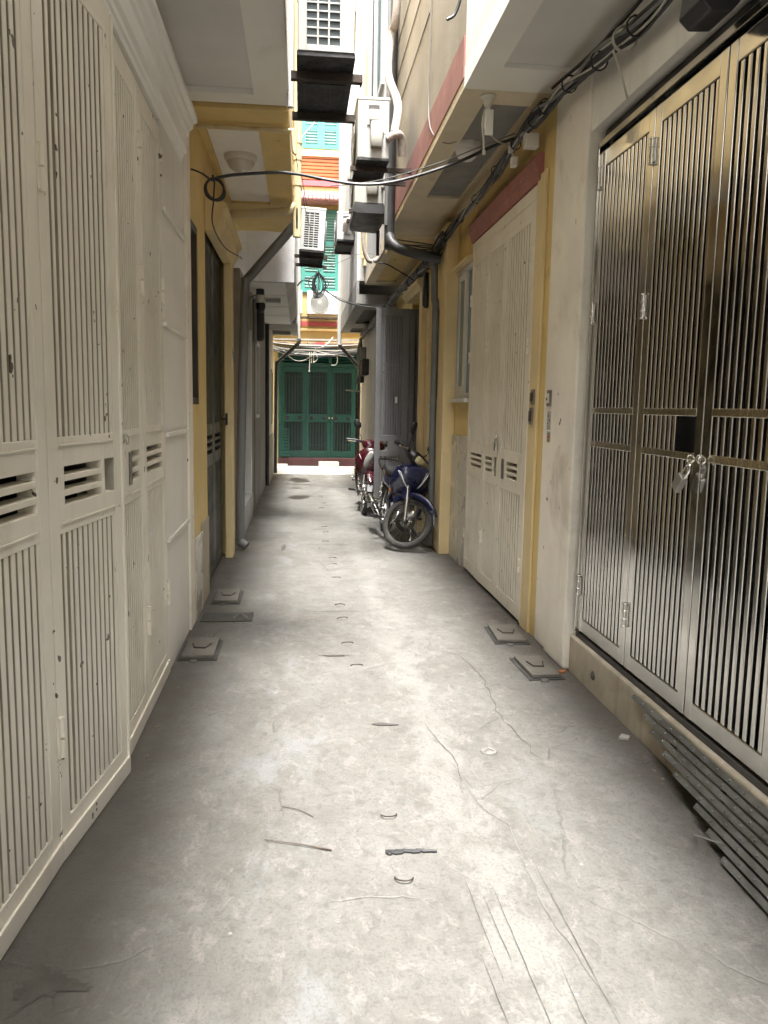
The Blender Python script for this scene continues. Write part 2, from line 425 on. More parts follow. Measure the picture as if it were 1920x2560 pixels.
# ---- left white house -------------------------------------------------------
r = house('house', 'white painted house with the ribbed white gate and moulded cornice', (-1.2, 0, 0)); H1 = HB(r)
H1.box('wall', 'wall_white', [(-1.2,-.73,4.42,5.25,0,3.46), (-1.2,-.76,-14,4.42,2.93,3.46), (-1.2,-.74,-14,1.25,0,2.93)])
H1.box('pilaster', 'pillar_white', [(-1.0,-.715,5.252,5.45,0,3.20)], bev=.006)
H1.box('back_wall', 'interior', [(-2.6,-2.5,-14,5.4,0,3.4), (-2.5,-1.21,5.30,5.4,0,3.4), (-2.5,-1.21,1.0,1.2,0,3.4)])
for z in (.745, 1.325, 1.915, 2.505):
    H1.box('batten', 'wall_white', [(-.729,-.712,4.43,5.215,z-.012,z+.012)], bev=.004)
prof = [(-.76,2.945),(-.728,2.945),(-.722,2.965),(-.712,2.972),(-.708,2.99),(-.69,3.0),(-.69,3.09),(-.678,3.10),(-.674,3.125),(-.655,3.14),(-.65,3.165),(-.628,3.175),(-.628,3.205),(-.76,3.205)]
b = MB(); b.prism(prof, 'y', -14, 5.16); b.build('cornice', M['soffit_white'], r)
H1.box('soffit_border', 'soffit_white', [(-.305,-.092,-14,5.56,3.44,3.60), (-.755,-.305,5.40,5.56,3.44,3.60)])
H1.box('soffit_panel', 'soffit_panel', [(-.755,-.306,-14,5.398,3.475,3.59)])
H1.box('upper_wall', 'wall_white', [(-3,-.10,-14,5.55,3.602,HT)])
H1.box('fascia', 'wall_white', [(-.099,-.085,-14,5.55,3.46,3.74)])
# ---- left yellow house ------------------------------------------------------
r = house('house', 'mustard yellow house with a black steel door and boxed soffit lamp', (-1.2,7,0)); H2 = HB(r)
H2.box('wall', 'yellow', [(-1.2,-.73,5.455,5.56,0,3.44),(-1.2,-.73,5.56,5.93,0,1.49),(-1.2,-.73,5.56,5.93,2.72,3.44),(-1.2,-.73,5.93,6.36,0,3.44),
    (-1.2,-.73,6.36,8.0,2.86,3.44),(-1.2,-.73,8.0,8.95,0,3.44),(-1.25,-1.2,5.46,8.95,0,3.44)])
H2.box('door_jamb', 'yellow_pale', [(-.729,-.655,7.80,8.02,0,2.93)], bev=.008)
H2.box('tile_skirting', 'tile', [(-.729,-.712,5.49,5.86,0,.57)], bev=.003)
H2.box('stained_base', 'plinth', [(-.729,-.718,5.90,6.34,0,.62)])
b = MB(); b.prism([(-.73,2.80),(-.66,2.80),(-.63,2.86),(-.60,2.90),(-.60,2.95),(-.57,2.98),(-.57,3.01),(-.73,3.05)], 'y', 6.38, 8.06); b.build('door_hood', M['yellow_pale'], r)
w = H2.box('window', 'brown_frame', [(-.80,-.735,5.562,5.60,1.492,2.718),(-.80,-.735,5.89,5.928,1.492,2.718),(-.80,-.735,5.60,5.89,1.492,1.54),(-.80,-.735,5.60,5.89,2.67,2.718)])
b = MB(); b.box(-.79,-.775,5.60,5.89,1.54,2.67); b.build('pane', M['glass_dark'], w)
H2.box('soffit_beam', 'yellow', [(-.755,-.092,5.585,5.87,3.415,3.60),(-.755,-.68,5.872,9.38,3.425,3.60),(-.305,-.092,5.872,9.38,3.425,3.60),(-.679,-.306,5.872,5.985,3.43,3.60),(-.679,-.306,8.15,9.38,3.43,3.60)])
H2.box('soffit_panel', 'soffit_white', [(-.679,-.306,5.986,8.149,3.452,3.60)])
H2.box('upper_wall', 'yellow_pale', [(-3,-.10,5.56,9.38,3.602,HT)])
H2.box('fascia', 'yellow_pale', [(-.098,-.088,5.56,9.38,3.46,3.70)])
# black steel door
def leafT(a, c, flip=1):
    a = Vector((*a,0)); c = Vector((*c,0)); u = (c-a).normalized(); n = Vector((u.y,-u.x,0))*flip
    return (lambda p: a+u*p.x+n*p.y+Vector((0,0,p.z))), (c-a).length
def gate_leaf(root, name, a, c, mat, z0, z1, flip=1, zl=1.075, zu=1.385, nr=12, st=.07, bot=.09, top=.10, vent=(.09,.5), vz=((1.262,1.29),(1.214,1.242),(1.166,1.194)),
              lock=None, depth=.048, wide=0, ratio=.62, back=True, label=None):
    """folding-gate leaf: stiles, rails, vertical ribs in front of a recessed sheet, mid panel with slots. Local u along leaf, n towards the alley."""
    T, W = leafT(a, c, flip); b = MB(T); t0 = -.06
    def B(u0,u1,n0,n1,za,zb): b.box(u0,u1,n0,n1,za,zb)
    B(0,st,t0,0,z0,z1); B(W-st,W,t0,0,z0,z1)
    B(st,W-st,t0,-.001,z0,z0+bot); B(st,W-st,t0,-.001,z1-top,z1)
    gl = MB(T)
    # mid panel round the openings
    ho = [(vent[0],vent[1],za,zb) for (zb,za) in [(q[1],q[0]) for q in vz]]
    v0, v1 = vent
    B(st,v0,t0,-.001,zl,zu)
    zc = zl
    for (za, zb) in sorted(vz):
        B(v0,v1,t0,-.001,zc,za); zc = zb
    B(v0,v1,t0,-.001,zc,zu)
    if lock:
        l0, l1, la, lb = lock
        B(v1,l0,t0,-.001,zl,zu); B(l0,l1,t0,-.001,zl,la); B(l0,l1,t0,-.001,lb,zu); B(l1,W-st,t0,-.001,zl,zu)
    else: B(v1,W-st,t0,-.001,zl,zu)
    for (za, zb) in ((z0+bot,zl),(zu,z1-top)):
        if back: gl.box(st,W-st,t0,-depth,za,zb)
        span = W-2*st; pit = span/nr
        for i in range(nr):
            g = pit*(1-ratio)
            if i < wide: g *= 1.5
            B(st+i*pit+g, st+(i+1)*pit, -.0065, -.003, za, zb)
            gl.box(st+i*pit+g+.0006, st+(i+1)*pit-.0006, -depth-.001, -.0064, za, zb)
    o = b.build(name, M[mat], root, bev=.0025, seg=1)
    gl.build('rib_sides', M['groove_shade_grime' if mat != 'olive_door' else mat], o)
    return o, T, W
def hinge(parent, T, u, z, mat='gate_white', h=.07, r=.010):
    b = MB(T); b.cyl((u,.006,z-h), (u,.006,z-.004), r, 10); b.cyl((u,.006,z+.004), (u,.006,z+h), r, 10)
    b.box(u-.02,u+.02,-.001,.004,z-h*.9,z+h*.9)
    return b.build('hinge', M[mat], parent)
d = thing('steel_door', 'black ribbed steel double door of the yellow house with slotted vents', 'door', (-.78,7.1,0))
lf,T,W = gate_leaf(d, 'door_leaf', (-.755,6.37), (-.755,7.08), 'olive_door', .03, 2.84, zl=.98, zu=1.33, nr=7, st=.06, vent=(.1,.6), vz=((1.20,1.235),(1.14,1.175),(1.08,1.115)), ratio=.5)
hinge(lf,T,.01,2.3,'olive_door'); hinge(lf,T,.01,.45,'olive_door')
lf,T,W = gate_leaf(d, 'door_leaf', (-.755,7.09), (-.755,7.79), 'olive_door', .03, 2.84, zl=.98, zu=1.33, nr=7, st=.06, vent=(.1,.6), vz=((1.20,1.235),(1.14,1.175),(1.08,1.115)), ratio=.5)
b = MB(T); b.cyl((.62,.0,1.36),(.62,.05,1.36),.009,8); b.tube([(.62,.05,1.36),(.62,.055,1.41),(.62,.055,1.30)],.011,8); b.build('handle', M['black'], lf)
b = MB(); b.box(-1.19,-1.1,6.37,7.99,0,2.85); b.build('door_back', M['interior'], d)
# ---- left grey house --------------------------------------------------------
r = house('house', 'grey rendered house with white panelled soffit and dark recessed doorway', (-1.2,12,0)); H3 = HB(r)
H3.box('wall', 'grey_dark', [(-1.2,-.66,8.955,9.22,0,2.95),(-1.2,-.66,9.22,10.55,2.45,2.95),(-1.2,-.655,10.9,11.45,0,2.95),(-1.2,-.645,11.45,14.88,.0,1.30),(-1.2,-.645,11.45,14.88,2.42,2.95),(-1.2,-.645,12.6,14.88,1.30,2.42),(-1.2,-.645,11.45,11.62,1.30,2.42),
    (-1.3,-1.2,8.96,14.88,0,2.95)])
H3.box('plinth', 'grey_plaster', [(-1.1,-.64,9.23,10.88,0,.32)])
H3.box('door_frame', 'window_white', [(-.80,-.645,10.56,10.72,.322,2.44)], bev=.004)
H3.box('stone_jamb', 'plinth', [(-.90,-.645,10.722,10.895,.322,2.94)], bev=.004)
dd = H3.box('door', 'black', [(-.98,-.93,9.225,10.555,.322,2.44)])
w = H3.box('window', 'window_white', [(-.72,-.635,11.63,11.68,1.302,2.41),(-.72,-.635,12.54,12.59,1.302,2.41),(-.72,-.635,11.68,12.54,1.302,1.35),(-.72,-.635,11.68,12.54,2.36,2.41),(-.72,-.66,12.08,12.13,1.35,2.36)])
b = MB(); b.box(-.71,-.70,11.68,12.54,1.35,2.36); b.build('pane', M['glass_dark'], w)
H3.box('front_wall', 'grey_plaster', [(-1.2,-.085,9.70,9.80,2.93,HF),(-3,-1.2,9.39,9.80,3.44,HF)])
H3.box('soffit_panel', 'soffit_white', [(-1.1,-.19,9.802,14.88,2.95,3.0)])
for y in (11.0,12.25,13.5): H3.box('panel_joint', 'soffit_panel', [(-1.0,-.20,y,y+.012,2.944,2.949)])
b = MB(); b.prism([(-.189,2.95),(-.075,3.12),(-.075,3.3),(-.189,3.3)], 'y', 9.802, 14.88); b.build('soffit_edge', M['grey_plaster'], r)
H3.box('upper_wall', 'grey_plaster', [(-3,-.076,9.803,14.88,3.302,HF)])
# ---- left far grey house ----------------------------------------------------
r = house('house', 'dim grey house at the far left corner before the cross lane', (-1.2,16,0)); H4 = HB(r)
H4.box('wall', 'grey_plaster', [(-8,-.60,14.92,17.45,0,3.0)])
b = MB(); b.box(-.599,-.585,14.95,17.40,0,.9); b.build('stained_skirting', M['grey_dark'], r)
H4.box('soffit_border', 'grey_dark', [(-.60,-.22,14.885,16.4,2.97,3.1),(-.22,-.07,14.885,17.5,2.97,3.1),(-.60,-.22,17.3,17.5,2.97,3.1)])
H4.box('soffit_panel', 'dark_matte', [(-.60,-.22,16.402,17.298,3.03,3.1)])
H4.box('upper_wall', 'grey_plaster', [(-8,-.075,14.885,17.5,3.102,HF)])
w = H4.box('window', 'window_white', [(-.60,-.575,16.2,16.25,1.1,2.2),(-.60,-.575,16.75,16.8,1.1,2.2),(-.60,-.575,16.25,16.75,1.1,1.15),(-.60,-.575,16.25,16.75,2.15,2.2)])
b = MB(); b.box(-.599,-.59,16.25,16.75,1.15,2.15); b.build('pane', M['glass_dark'], w)

# ---- right white house ------------------------------------------------------
r = house('house', 'white house with low stained plinth and the stainless steel gate', (2.2,0,0)); H5 = HB(r)
H5.box('plinth', 'plinth', [(1.555,2.1,-14,4.345,-.01,.215)], bev=.012)
H5.box('sill', 'dark_matte', [(1.575,2.1,-14,4.3,.216,.243)])  # dark strip painting the shadow gap between plinth and gate
H5.box('pillar', 'pillar_white', [(1.52,2.1,4.35,4.72,0,3.38)], bev=.012)
H5.box('pier', 'pillar_white', [(1.535,2.1,4.722,4.97,0,3.375)], bev=.012)
H5.box('lintel', 'wall_white', [(1.535,2.1,-14,4.349,2.975,3.38)], bev=.006)
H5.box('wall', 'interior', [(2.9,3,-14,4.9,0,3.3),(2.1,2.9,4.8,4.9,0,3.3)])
H5.box('soffit_border', 'soffit_white', [(.955,1.11,-14,4.94,3.38,3.5),(1.11,2.1,4.62,4.94,3.38,3.5)])
H5.box('soffit_panel', 'soffit_panel', [(1.111,2.1,-14,4.618,3.405,3.5)])
H5.box('upper_wall', 'wall_white', [(.957,3,-14,4.938,3.502,HT)])
b = MB()
for i in range(5):   # fixing holes with black washers along the plinth face
    y = (3.02,2.62,3.95,2.2,1.8)[i]; z = (.12,.10,.10,.11,.1)[i]
    b.lathe([(0,.010),(.016,.010),(.024,.004),(.026,0)], (1.5545,y,z), (-1,0,0), 14)
b.build('anchor_plug', M['dark_matte'], r)
# ---- right cream house ------------------------------------------------------
r = house('house', 'cream rendered house with a pink band, white folding door and red lintel', (2.2,6.5,0)); H6 = HB(r)
H6.box('wall', 'yellow', [(1.545,2.1,4.975,5.28,0,3.38),(1.545,2.1,5.28,7.23,2.95,3.38),(1.545,2.1,7.23,7.28,0,3.38),(1.545,2.1,7.28,8.04,0,1.59),(1.545,2.1,7.28,8.04,2.83,3.38),(1.545,2.1,8.04,8.38,0,3.38),(2.1,2.15,4.975,8.38,0,3.38)])
H6.box('door_jamb', 'yellow_pale', [(1.525,1.544,5.10,5.285,0,3.0)], bev=.004)
H6.box('pilaster', 'yellow_pale', [(1.42,1.544,7.99,8.33,0,3.30)], bev=.006)
b = MB(); b.prism([(1.545,2.965),(1.522,2.965),(1.512,2.985),(1.508,3.03),(1.492,3.045),(1.488,3.105),(1.50,3.13),(1.545,3.135)], 'y', 5.22, 7.30); b.build('lintel', M['red_lintel'], r)
H6.box('tile_wainscot', 'tile', [(1.525,1.544,7.235,7.60,0,1.235),(1.525,1.544,7.604,7.985,0,1.235)], bev=.002)
H6.box('soffit_border', 'beige_soffit', [(.955,1.12,4.942,9.0,3.38,3.5),(1.12,1.42,4.942,5.16,3.38,3.5),(1.42,1.6,4.942,9.0,3.38,3.5),(1.12,1.42,7.42,9.0,3.38,3.5)])
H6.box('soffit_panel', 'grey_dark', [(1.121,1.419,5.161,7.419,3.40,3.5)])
H6.box('upper_wall', 'cream', [(.96,3,4.941,8.60,3.502,HT)])
H6.box('pink_band', 'pink', [(.948,.9595,4.941,8.60,3.44,3.68)])
for z in (4.46,4.80,5.12,5.51,5.9): H6.box('render_joint', 'grey_dark', [(.953,.9597,6.4,8.6,z,z+.012)])
w = H6.box('window', 'window_white', [(1.54,1.60,7.282,7.31,1.592,2.828),(1.54,1.60,8.01,8.038,1.592,2.828),(1.54,1.60,7.31,8.01,2.78,2.828),(1.54,1.60,7.31,8.01,1.592,1.64),(1.545,1.585,7.60,7.68,1.64,2.78),(1.55,1.585,7.95,8.01,1.64,2.78),(1.55,1.585,7.68,7.95,1.64,1.71),(1.55,1.585,7.68,7.95,2.72,2.78)], bev=.003)
b = MB(); b.box(1.572,1.578,7.31,7.60,1.64,2.78); b.box(1.566,1.571,7.68,7.95,1.71,2.72); b.build('pane', M['glass_teal'], w)
b = MB(); b.box(1.49,1.60,7.27,8.05,1.555,1.589); b.build('sill', M['window_white'], w)
b = MB(); b.prism([(1.545,2.835),(1.48,2.835),(1.47,2.85),(1.545,2.885)], 'y', 7.27, 8.05); b.build('drip_mould', M['yellow_pale'], w)
# ---- right yellow house -----------------------------------------------------
r = house('house', 'bright yellow house behind the blue motorbike with slim dark windows', (2.2,10.5,0)); H7 = HB(r)
H7.box('wall', 'yellow_bright', [(1.46,2.1,8.385,8.42,0,3.3),(1.46,2.1,8.42,8.88,0,1.54),(1.46,2.1,8.42,8.88,2.62,3.3),(1.46,2.1,8.88,9.65,0,3.3),(1.46,2.1,9.65,10.7,2.84,3.3),(1.46,2.1,10.7,12.5,0,3.3),(2.1,2.15,8.385,12.5,0,3.3)])
H7.box('pilaster', 'yellow_pale', [(1.41,1.459,8.92,9.12,0,2.9),(1.40,1.459,9.44,9.64,0,2.86)], bev=.006)
b = MB(); b.prism([(1.46,2.86),(1.38,2.86),(1.36,2.90),(1.33,2.93),(1.33,2.97),(1.46,3.03)], 'y', 9.40, 10.75); b.build('door_hood', M['yellow_pale'], r)
w = H7.box('window', 'window_white', [(1.47,1.54,8.422,8.45,1.542,2.618),(1.47,1.54,8.85,8.878,1.542,2.618),(1.47,1.54,8.45,8.85,1.542,1.60),(1.47,1.54,8.45,8.85,2.57,2.618)])
b = MB(); b.box(1.50,1.51,8.45,8.85,1.60,2.57); b.build('pane', M['glass_dark'], w)
b = MB(); b.box(1.42,1.5,8.41,8.89,1.50,1.539); b.build('sill', M['window_white'], w)
H7.box('door_back', 'interior', [(1.9,2.0,9.65,10.7,0,2.84)])
H7.box('soffit_border', 'beige_soffit', [(.965,1.10,9.0,12.5,3.34,3.5),(1.10,1.46,9.0,9.95,3.34,3.5),(1.40,1.6,9.95,12.5,3.34,3.5),(1.10,1.40,12.15,12.5,3.34,3.5)])
b = MB(); b.prism([(9.0,3.34),(9.05,3.30),(9.22,3.29),(9.30,3.25),(9.50,3.25),(9.55,3.34)], 'x', .97, 1.46); b.build('soffit_moulding', M['yellow_pale'], r)
H7.box('soffit_panel', 'yellow', [(1.101,1.399,9.951,12.149,3.365,3.5)])
H7.box('upper_wall', 'grey_plaster', [(.97,3,8.605,12.5,3.502,HF)])
# upstairs windows looking into the slit
for (y0, y1, z0, z1) in [(10.0,10.9,5.3,7.4),(11.2,11.9,5.6,7.6)]:
    w = H7.box('window', 'pipe_white', [(.93,.969,y0,y0+.07,z0,z1),(.93,.969,y1-.07,y1,z0,z1),(.93,.969,y0+.07,y1-.07,z0,z0+.07),(.93,.969,y0+.07,y1-.07,z1-.07,z1)])
    b = MB(); b.box(.95,.968,y0+.07,y1-.07,z0+.07,z1-.07); b.build('pane', M['glass_teal'], w)
H7.box('corner_strip', 'yellow_pale', [(.925,.969,12.32,12.48,3.6,HF)])
# ---- right far grey house ---------------------------------------------------
r = house('house', 'dark grey stained house at the far right corner behind the red scooter', (2.2,15,0)); H8 = HB(r)
H8.box('wall', 'grey_plaster', [(1.30,8,12.505,17.45,0,3.05)])
H8.box('soffit_border', 'grey_dark', [(.88,1.02,12.505,17.5,3.06,3.2),(1.02,1.3,12.505,13.3,3.06,3.2),(1.02,1.3,15.5,16.4,3.06,3.2),(1.02,1.3,17.3,17.5,3.06,3.2),(1.3,1.45,12.505,17.5,3.06,3.2)])
H8.box('soffit_panel', 'dark_matte', [(1.021,1.299,13.301,15.499,3.10,3.2),(1.021,1.299,16.401,17.299,3.10,3.2)])
H8.box('fascia', 'grey_dark', [(.838,.879,12.505,17.5,3.06,3.40)])
H8.box('upper_wall', 'grey_plaster', [(.845,8,12.505,17.5,3.402,HF)])
# ---- end house across the lane ---------------------------------------------
r = house('house', 'yellow house closing the alley, with green shutters and orange cladding', (.4,20.6,0)); H9 = HB(r)
YF = 20.0
H9.box('wall', 'end_yellow', [(-8,-.56,YF,20.6,0,14),(1.45,8.4,YF,20.6,0,14),(-.56,1.45,YF,20.6,2.9,14)])
H9.box('plinth', 'maroon', [(-.56,1.45,19.86,20.4,0,.20)], bev=.01)
for q in [(-1.5,2.5,19.975,19.999,3.42,3.53),(-1.5,2.5,19.95,19.999,6.70,6.82)]: H9.box('red_band', 'redband', [q])
for q in [(-1.5,2.5,19.93,19.999,3.30,3.36),(-1.5,2.5,19.90,19.999,7.36,7.50)]: H9.box('ledge', 'yellow_pale', [q], bev=.01)
b = MB()
z = 6.84
while z < 7.33:
    b.prism([(20.0,z),(19.955,z+.005),(19.945,z+.06),(20.0,z+.078)], 'x', -1.5, 2.5); z += .08
b.build('cladding', M['orange'], r)
b = MB()
for i in range(22):
    x = -.9+i*.1
    for (zz, yy) in ((6.30,19.55),(6.38,19.68),(6.46,19.82)):
        b.tube([(x,yy,zz),(x,yy+.17,zz+.10)], .048, 8)
b.box(-.95,1.4,19.60,19.999,6.27,6.29)
b.build('tiled_awning', M['pink_tile'], r)
def shutter(x0, x1, z0, z1):
    n = 3; wd = (x1-x0)/n
    for i in range(n):
        a = x0+i*wd+.006; c = x0+(i+1)*wd-.006
        bb = MB()
        for (p, q) in ((a,a+.075),(c-.075,c)): bb.box(p,q,19.95,19.99,z0,z1)
        zz = [z0, z0+(z1-z0)*.22, z0+(z1-z0)*.60, z1]
        rails = [(z0,z0+.09),(zz[1]-.045,zz[1]+.045),(zz[2]-.045,zz[2]+.045),(z1-.09,z1)]
        for (p, q) in rails: bb.box(a+.075,c-.075,19.95,19.99,p,q)
        o = bb.build('shutter', M['green_shutter'], r)
        sl = MB()
        for k in range(3):
            lo, hi = rails[k][1], rails[k+1][0]; m = max(3, int((hi-lo)/.062)); st_ = (hi-lo)/m
            for j in range(m):
                zc = lo+(j+.5)*st_
                sl.obox(((a+c)/2,19.972,zc), ((c-a)/2-.076,0,0), (0,.018,-.020), (0,.003,.004))
        sl.build('louvres', M['shutter_edge'], o)
        bk = MB(); bk.box(a+.07,c-.07,19.992,19.998,z0+.05,z1-.05); bk.build('shutter_back', M['green_shutter'], o)
shutter(-.44,.89,4.22,6.16); shutter(-.44,.89,7.55,9.68)
# green gate of the end house
g_ = thing('gate', 'dark green barred triple gate at the end of the alley', 'gate', (.42,20,.2), )
H10 = HB(g_)
H10.box('gate_frame', 'green_gate', [(-.555,-.47,19.98,20.06,.205,2.9),(1.36,1.445,19.98,20.06,.205,2.9),(-.47,1.36,19.98,20.06,2.44,2.53),(-.47,1.36,19.98,20.06,2.84,2.9),(.68,.76,19.975,20.055,2.53,2.84)])
b = MB()
for k in range(4): b.obox((.445,20.02,2.575+k*.07), (.914,0,0), (0,.03,-.018), (0,.006,.012))
b.build('transom_louvre', M['green_gate'], g_)
H10.box('backing', 'black', [(-.55,1.44,20.16,20.2,.21,2.89)])
for (x0, x1, o0, o1) in [(-.465,.115,-.40,.04),(.12,.735,.20,.64),(.742,1.355,.81,1.24)]:
    b = MB(); y0, y1 = 19.985, 20.035
    b.box(x0,o0,y0,y1,.21,2.435); b.box(o1,x1,y0,y1,.21,2.435)
    for (p, q) in ((.21,.37),(1.09,1.28),(2.31,2.435)): b.box(o0,o1,y0,y1,p,q)
    lf = b.build('gate_leaf', M['green_gate'], g_, bev=.006)
    for (p, q) in ((.37,1.09),(1.28,2.31)):
        bb = MB()
        for i in range(6):
            xx = o0+(i+.5)*(o1-o0)/6
            bb.box(xx-.017,xx+.017,20.0,20.03,p,q)
        for zz in ((2.2,) if q > 2 else (.52,)): bb.box(o0,o1,19.995,20.0,zz-.012,zz+.012)
        bb.build('bars', M['gate_bar'], lf)
    for xx in (o0+.06, o1-.06):
        bb = MB(); bb.lathe([(0,.004),(.045,.004),(.05,0)], (xx,19.985,1.185), (0,-1,0), 16); bb.build('boss', M['black'], lf)
    if x0 > .1:
        xx = x1-.035 if x0 < .5 else x0+.035
        bb = MB(); bb.lathe([(0,.05),(.018,.048),(.024,.035),(.018,.02),(.010,.015),(.010,0)], (xx,19.985,1.19), (0,-1,0), 16); bb.build('knob', M['brass'], lf)
tag(MB().box(.44,.93,19.45,19.84,0,.13).build('concrete_block', M['tile'], bev=.01), 'pale concrete step block in front of the green gate', 'step')
tag(MB().box(-.60,-.32,19.5,19.8,0,.06).build('paving_slab', M['tile'], bev=.008), 'thin pale slab on the ground left of the green gate', 'slab')
b = MB()
for i in range(9): b.box(-.53,-.29,19.80,19.82,.25+i*.078,.25+i*.078+.045)
for x in (-.52,-.30): b.box(x-.012,x+.012,19.821,19.84,.2,.94)
tag(b.build('slatted_rack', M['green_gate']), 'dark slatted rack leaning by the left end of the green gate', 'rack')
# ------------------------------------------------------------------ gates
# ---- left ribbed white folding gate
g_ = thing('folding_gate', 'off-white ribbed steel folding gate filling the left house front, paint chipped', 'gate', (-.75,3,0))
LV = [((-.855,1.27),(-.815,1.90)), ((-.815,1.905),(-.772,2.53)), ((-.770,2.535),(-.692,3.165)), ((-.722,3.205),(-.726,3.80)), ((-.726,3.805),(-.730,4.41))]
leaves = []
for i, (a, c) in enumerate(LV):
    kw = dict(vent=(.10,.54))
    if i == 2: kw = dict(vent=(.115,.44), lock=(.468,.59,1.168,1.292))
    if i == 3: kw = dict(vent=(.30,.50), st=.06); kw['vent'] = (.31,.50)
    if i == 4: kw = dict(vent=(.07,.52))
    nr = 11 if i < 3 else 11
    lf, T, W = gate_leaf(g_, 'gate_leaf', a, c, 'gate_white', .035, 2.90 if i else 2.88, nr=nr, wide=2 if i in (1, 2) else 0, ratio=.62, **kw)
    leaves.append((lf, T, W))
    hh = {1: (2.25,), 2: (2.18, .42), 3: (), 4: (2.62, 2.05, .46)}.get(i, ())
    for z in hh: hinge(lf, T, .012, z)
    # pressed seams above and below the mid panel
    for z in (1.355, 1.105):
        b = MB(T); b.box(.08, W-.08, -.001, .004, z, z+.006); b.build('weld_seam', M['gate_white'], lf)
    b = MB(T); b.box(-.002, W+.002, .0, .010, .005, .075); b.build('kick_rail', M['gate_white'], lf, bev=.003)
lf, T, W = leaves[2]
b = MB(T); b.box(.468,.50,-.16,-.036,1.168,1.292); b.box(.50,.588,-.16,-.15,1.168,1.292); b.build('lock_box', M['hardware'], lf)
b = MB(T); b.box(W-.004,W+.012,-.03,.008,.01,2.88); b.build('edge_strip', M['gate_white'], lf, bev=.004)
lf, T, W = leaves[3]
b = MB(T); b.box(.08,.285,.0005,.004,1.08,1.325); b.build('lock_plate', M['gate_white'], lf, bev=.002)
b = MB(T); b.box(.235,.285,.004,.010,1.15,1.29); b.build('lock_slot', M['hardware'], lf, bev=.003)
hinge(leaves[4][0], leaves[4][1], leaves[4][2]-.012, 2.72); hinge(leaves[4][0], leaves[4][1], leaves[4][2]-.012, 2.08); hinge(leaves[4][0], leaves[4][1], leaves[4][2]-.012, .46)
# coil of wire tied at the lock
b = MB(T); c = T(Vector((.10,.018,1.352)))
pts = []
for k in range(40):
    a = 2*math.pi*k/10; rr = .022+.004*math.sin(k)
    pts.append((c.x+.012*math.sin(a*.31), c.y+math.cos(a)*rr, c.z+math.sin(a)*rr*.8))
tag(MB().tube(pts, .0035, 6).build('wire_coil', M['cable_white']), 'small coil of pale wire hooked at the lock of the left ribbed gate', 'wire')

# ---- right stainless steel gate
g_ = thing('folding_gate', 'polished stainless steel barred folding gate on the low plinth', 'gate', (1.57,3,.25))
def steel_leaf(ya, yb, bars_to, pit=.0455, gap=None, z0=.262, z1=2.85):
    T, W = leafT((1.585,ya), (1.585,yb))
    T0 = T
    b = MB(T)
    st = .058
    b.box(0,st,-.03,.012,z0,z1); b.box(W-st,W,-.03,.012,z0,z1)
    b.box(st,W-st,-.028,.010,z0,z0+.075); b.box(st,W-st,-.028,.010,z1-.085,z1)
    o = b.build('gate_leaf', M['steel'], g_, bev=.004)
    n = round((W-2*st)/pit); p = (W-2*st)/n
    bb = MB(T)
    for i in range(n):
        u = st+(i+.5)*p
        if gap and gap[0] < u < gap[1]:
            bb.box(u-.0122,u+.0122,-.012,.006,z0+.075,gap[2]); bb.box(u-.0122,u+.0122,-.012,.006,gap[3],z1-.085)
        else: bb.box(u-.0122,u+.0122,-.012,.006,z0+.075,z1-.085)
    bb.build('bars', M['steel'], o, bev=.004)
    r2 = MB(T)
    for z in (1.50, 1.322): r2.box(st-.001,W-st+.001,.0065,.013,z-.016,z+.016)
    r2.build('rail', M['steel_rail'], o, bev=.002)
    k = MB(T); k.box(.01,W-.01,-.06,-.045,z0+.01,z1-.01); k.build('dark_backing', M['black'], o)  # black sheet added in place of the unlit room behind the bars
    return o, T, W
def steel_hinge(o, T, u, z):
    b = MB(T); b.cyl((u,.020,z-.055),(u,.020,z+.055),.011,12); b.box(u-.030,u+.030,.0125,.017,z-.05,z+.05)
    for q in (-.055,-.02,.02,.055): b.cyl((u,.020,z+q-.004),(u,.020,z+q+.004),.0135,12)
    b.build('hinge', M['steel'], o, bev=.002)
A_, TA, WA = steel_leaf(4.275, 3.625, 0)
B_, TB, WB = steel_leaf(3.615, 3.005, 0, gap=(.36,.56,1.338,1.484))
C_, TC, WC = steel_leaf(2.995, 2.385, 0, pit=.0475)
D_, TD, WD = steel_leaf(2.375, 1.765, 0, pit=.0475)
for z in (2.72, 2.02, .52): steel_hinge(A_, TA, .0, z)
for z in (2.66, 1.98, .52): steel_hinge(B_, TB, -.005, z)
for z in (2.66, .52): steel_hinge(D_, TD, -.005, z)
b = MB(); b.box(1.56,1.62,1.75,4.30,2.872,2.905); b.box(1.56,1.62,4.28,4.30,.25,2.872); b.build('gate_frame', M['steel'], g_, bev=.003)
b = MB(); b.box(1.60,1.66,1.75,4.30,2.906,2.97); b.build('head_shade', M['black'], g_)  # black strip painting the shade in the slot under the lintel
# hasp rings
b = MB()
for y in (3.045, 2.955):
    b.tube([(1.572+.015*math.cos(t*math.pi/6)-.018, y, 1.315+.015*math.sin(t*math.pi/6)) for t in range(12)], .004, 8, closed=True)
b.build('hasp', M['steel_rail'], g_)
p = thing('padlock', 'grey padlock hanging from the hasp of the stainless gate', 'padlock', (1.54,3.07,1.2))
u = Vector((-.10,.62,-.78)).normalized(); v = Vector((0,.78,.62)); n_ = u.cross(v)
b = MB(); b.obox(Vector((1.532,3.085,1.215)), u*.036, v*.025, n_*.013); o = b.build('body', M['alloy'], p, bev=.005)
b = MB(); c0 = Vector((1.532,3.085,1.215))-u*.036
b.tube(cr([c0+v*.015,c0+v*.015-u*.045,c0-u*.062+v*.0,c0-v*.015-u*.045,c0-v*.015],5), .0048, 8); b.build('shackle', M['chrome'], p)

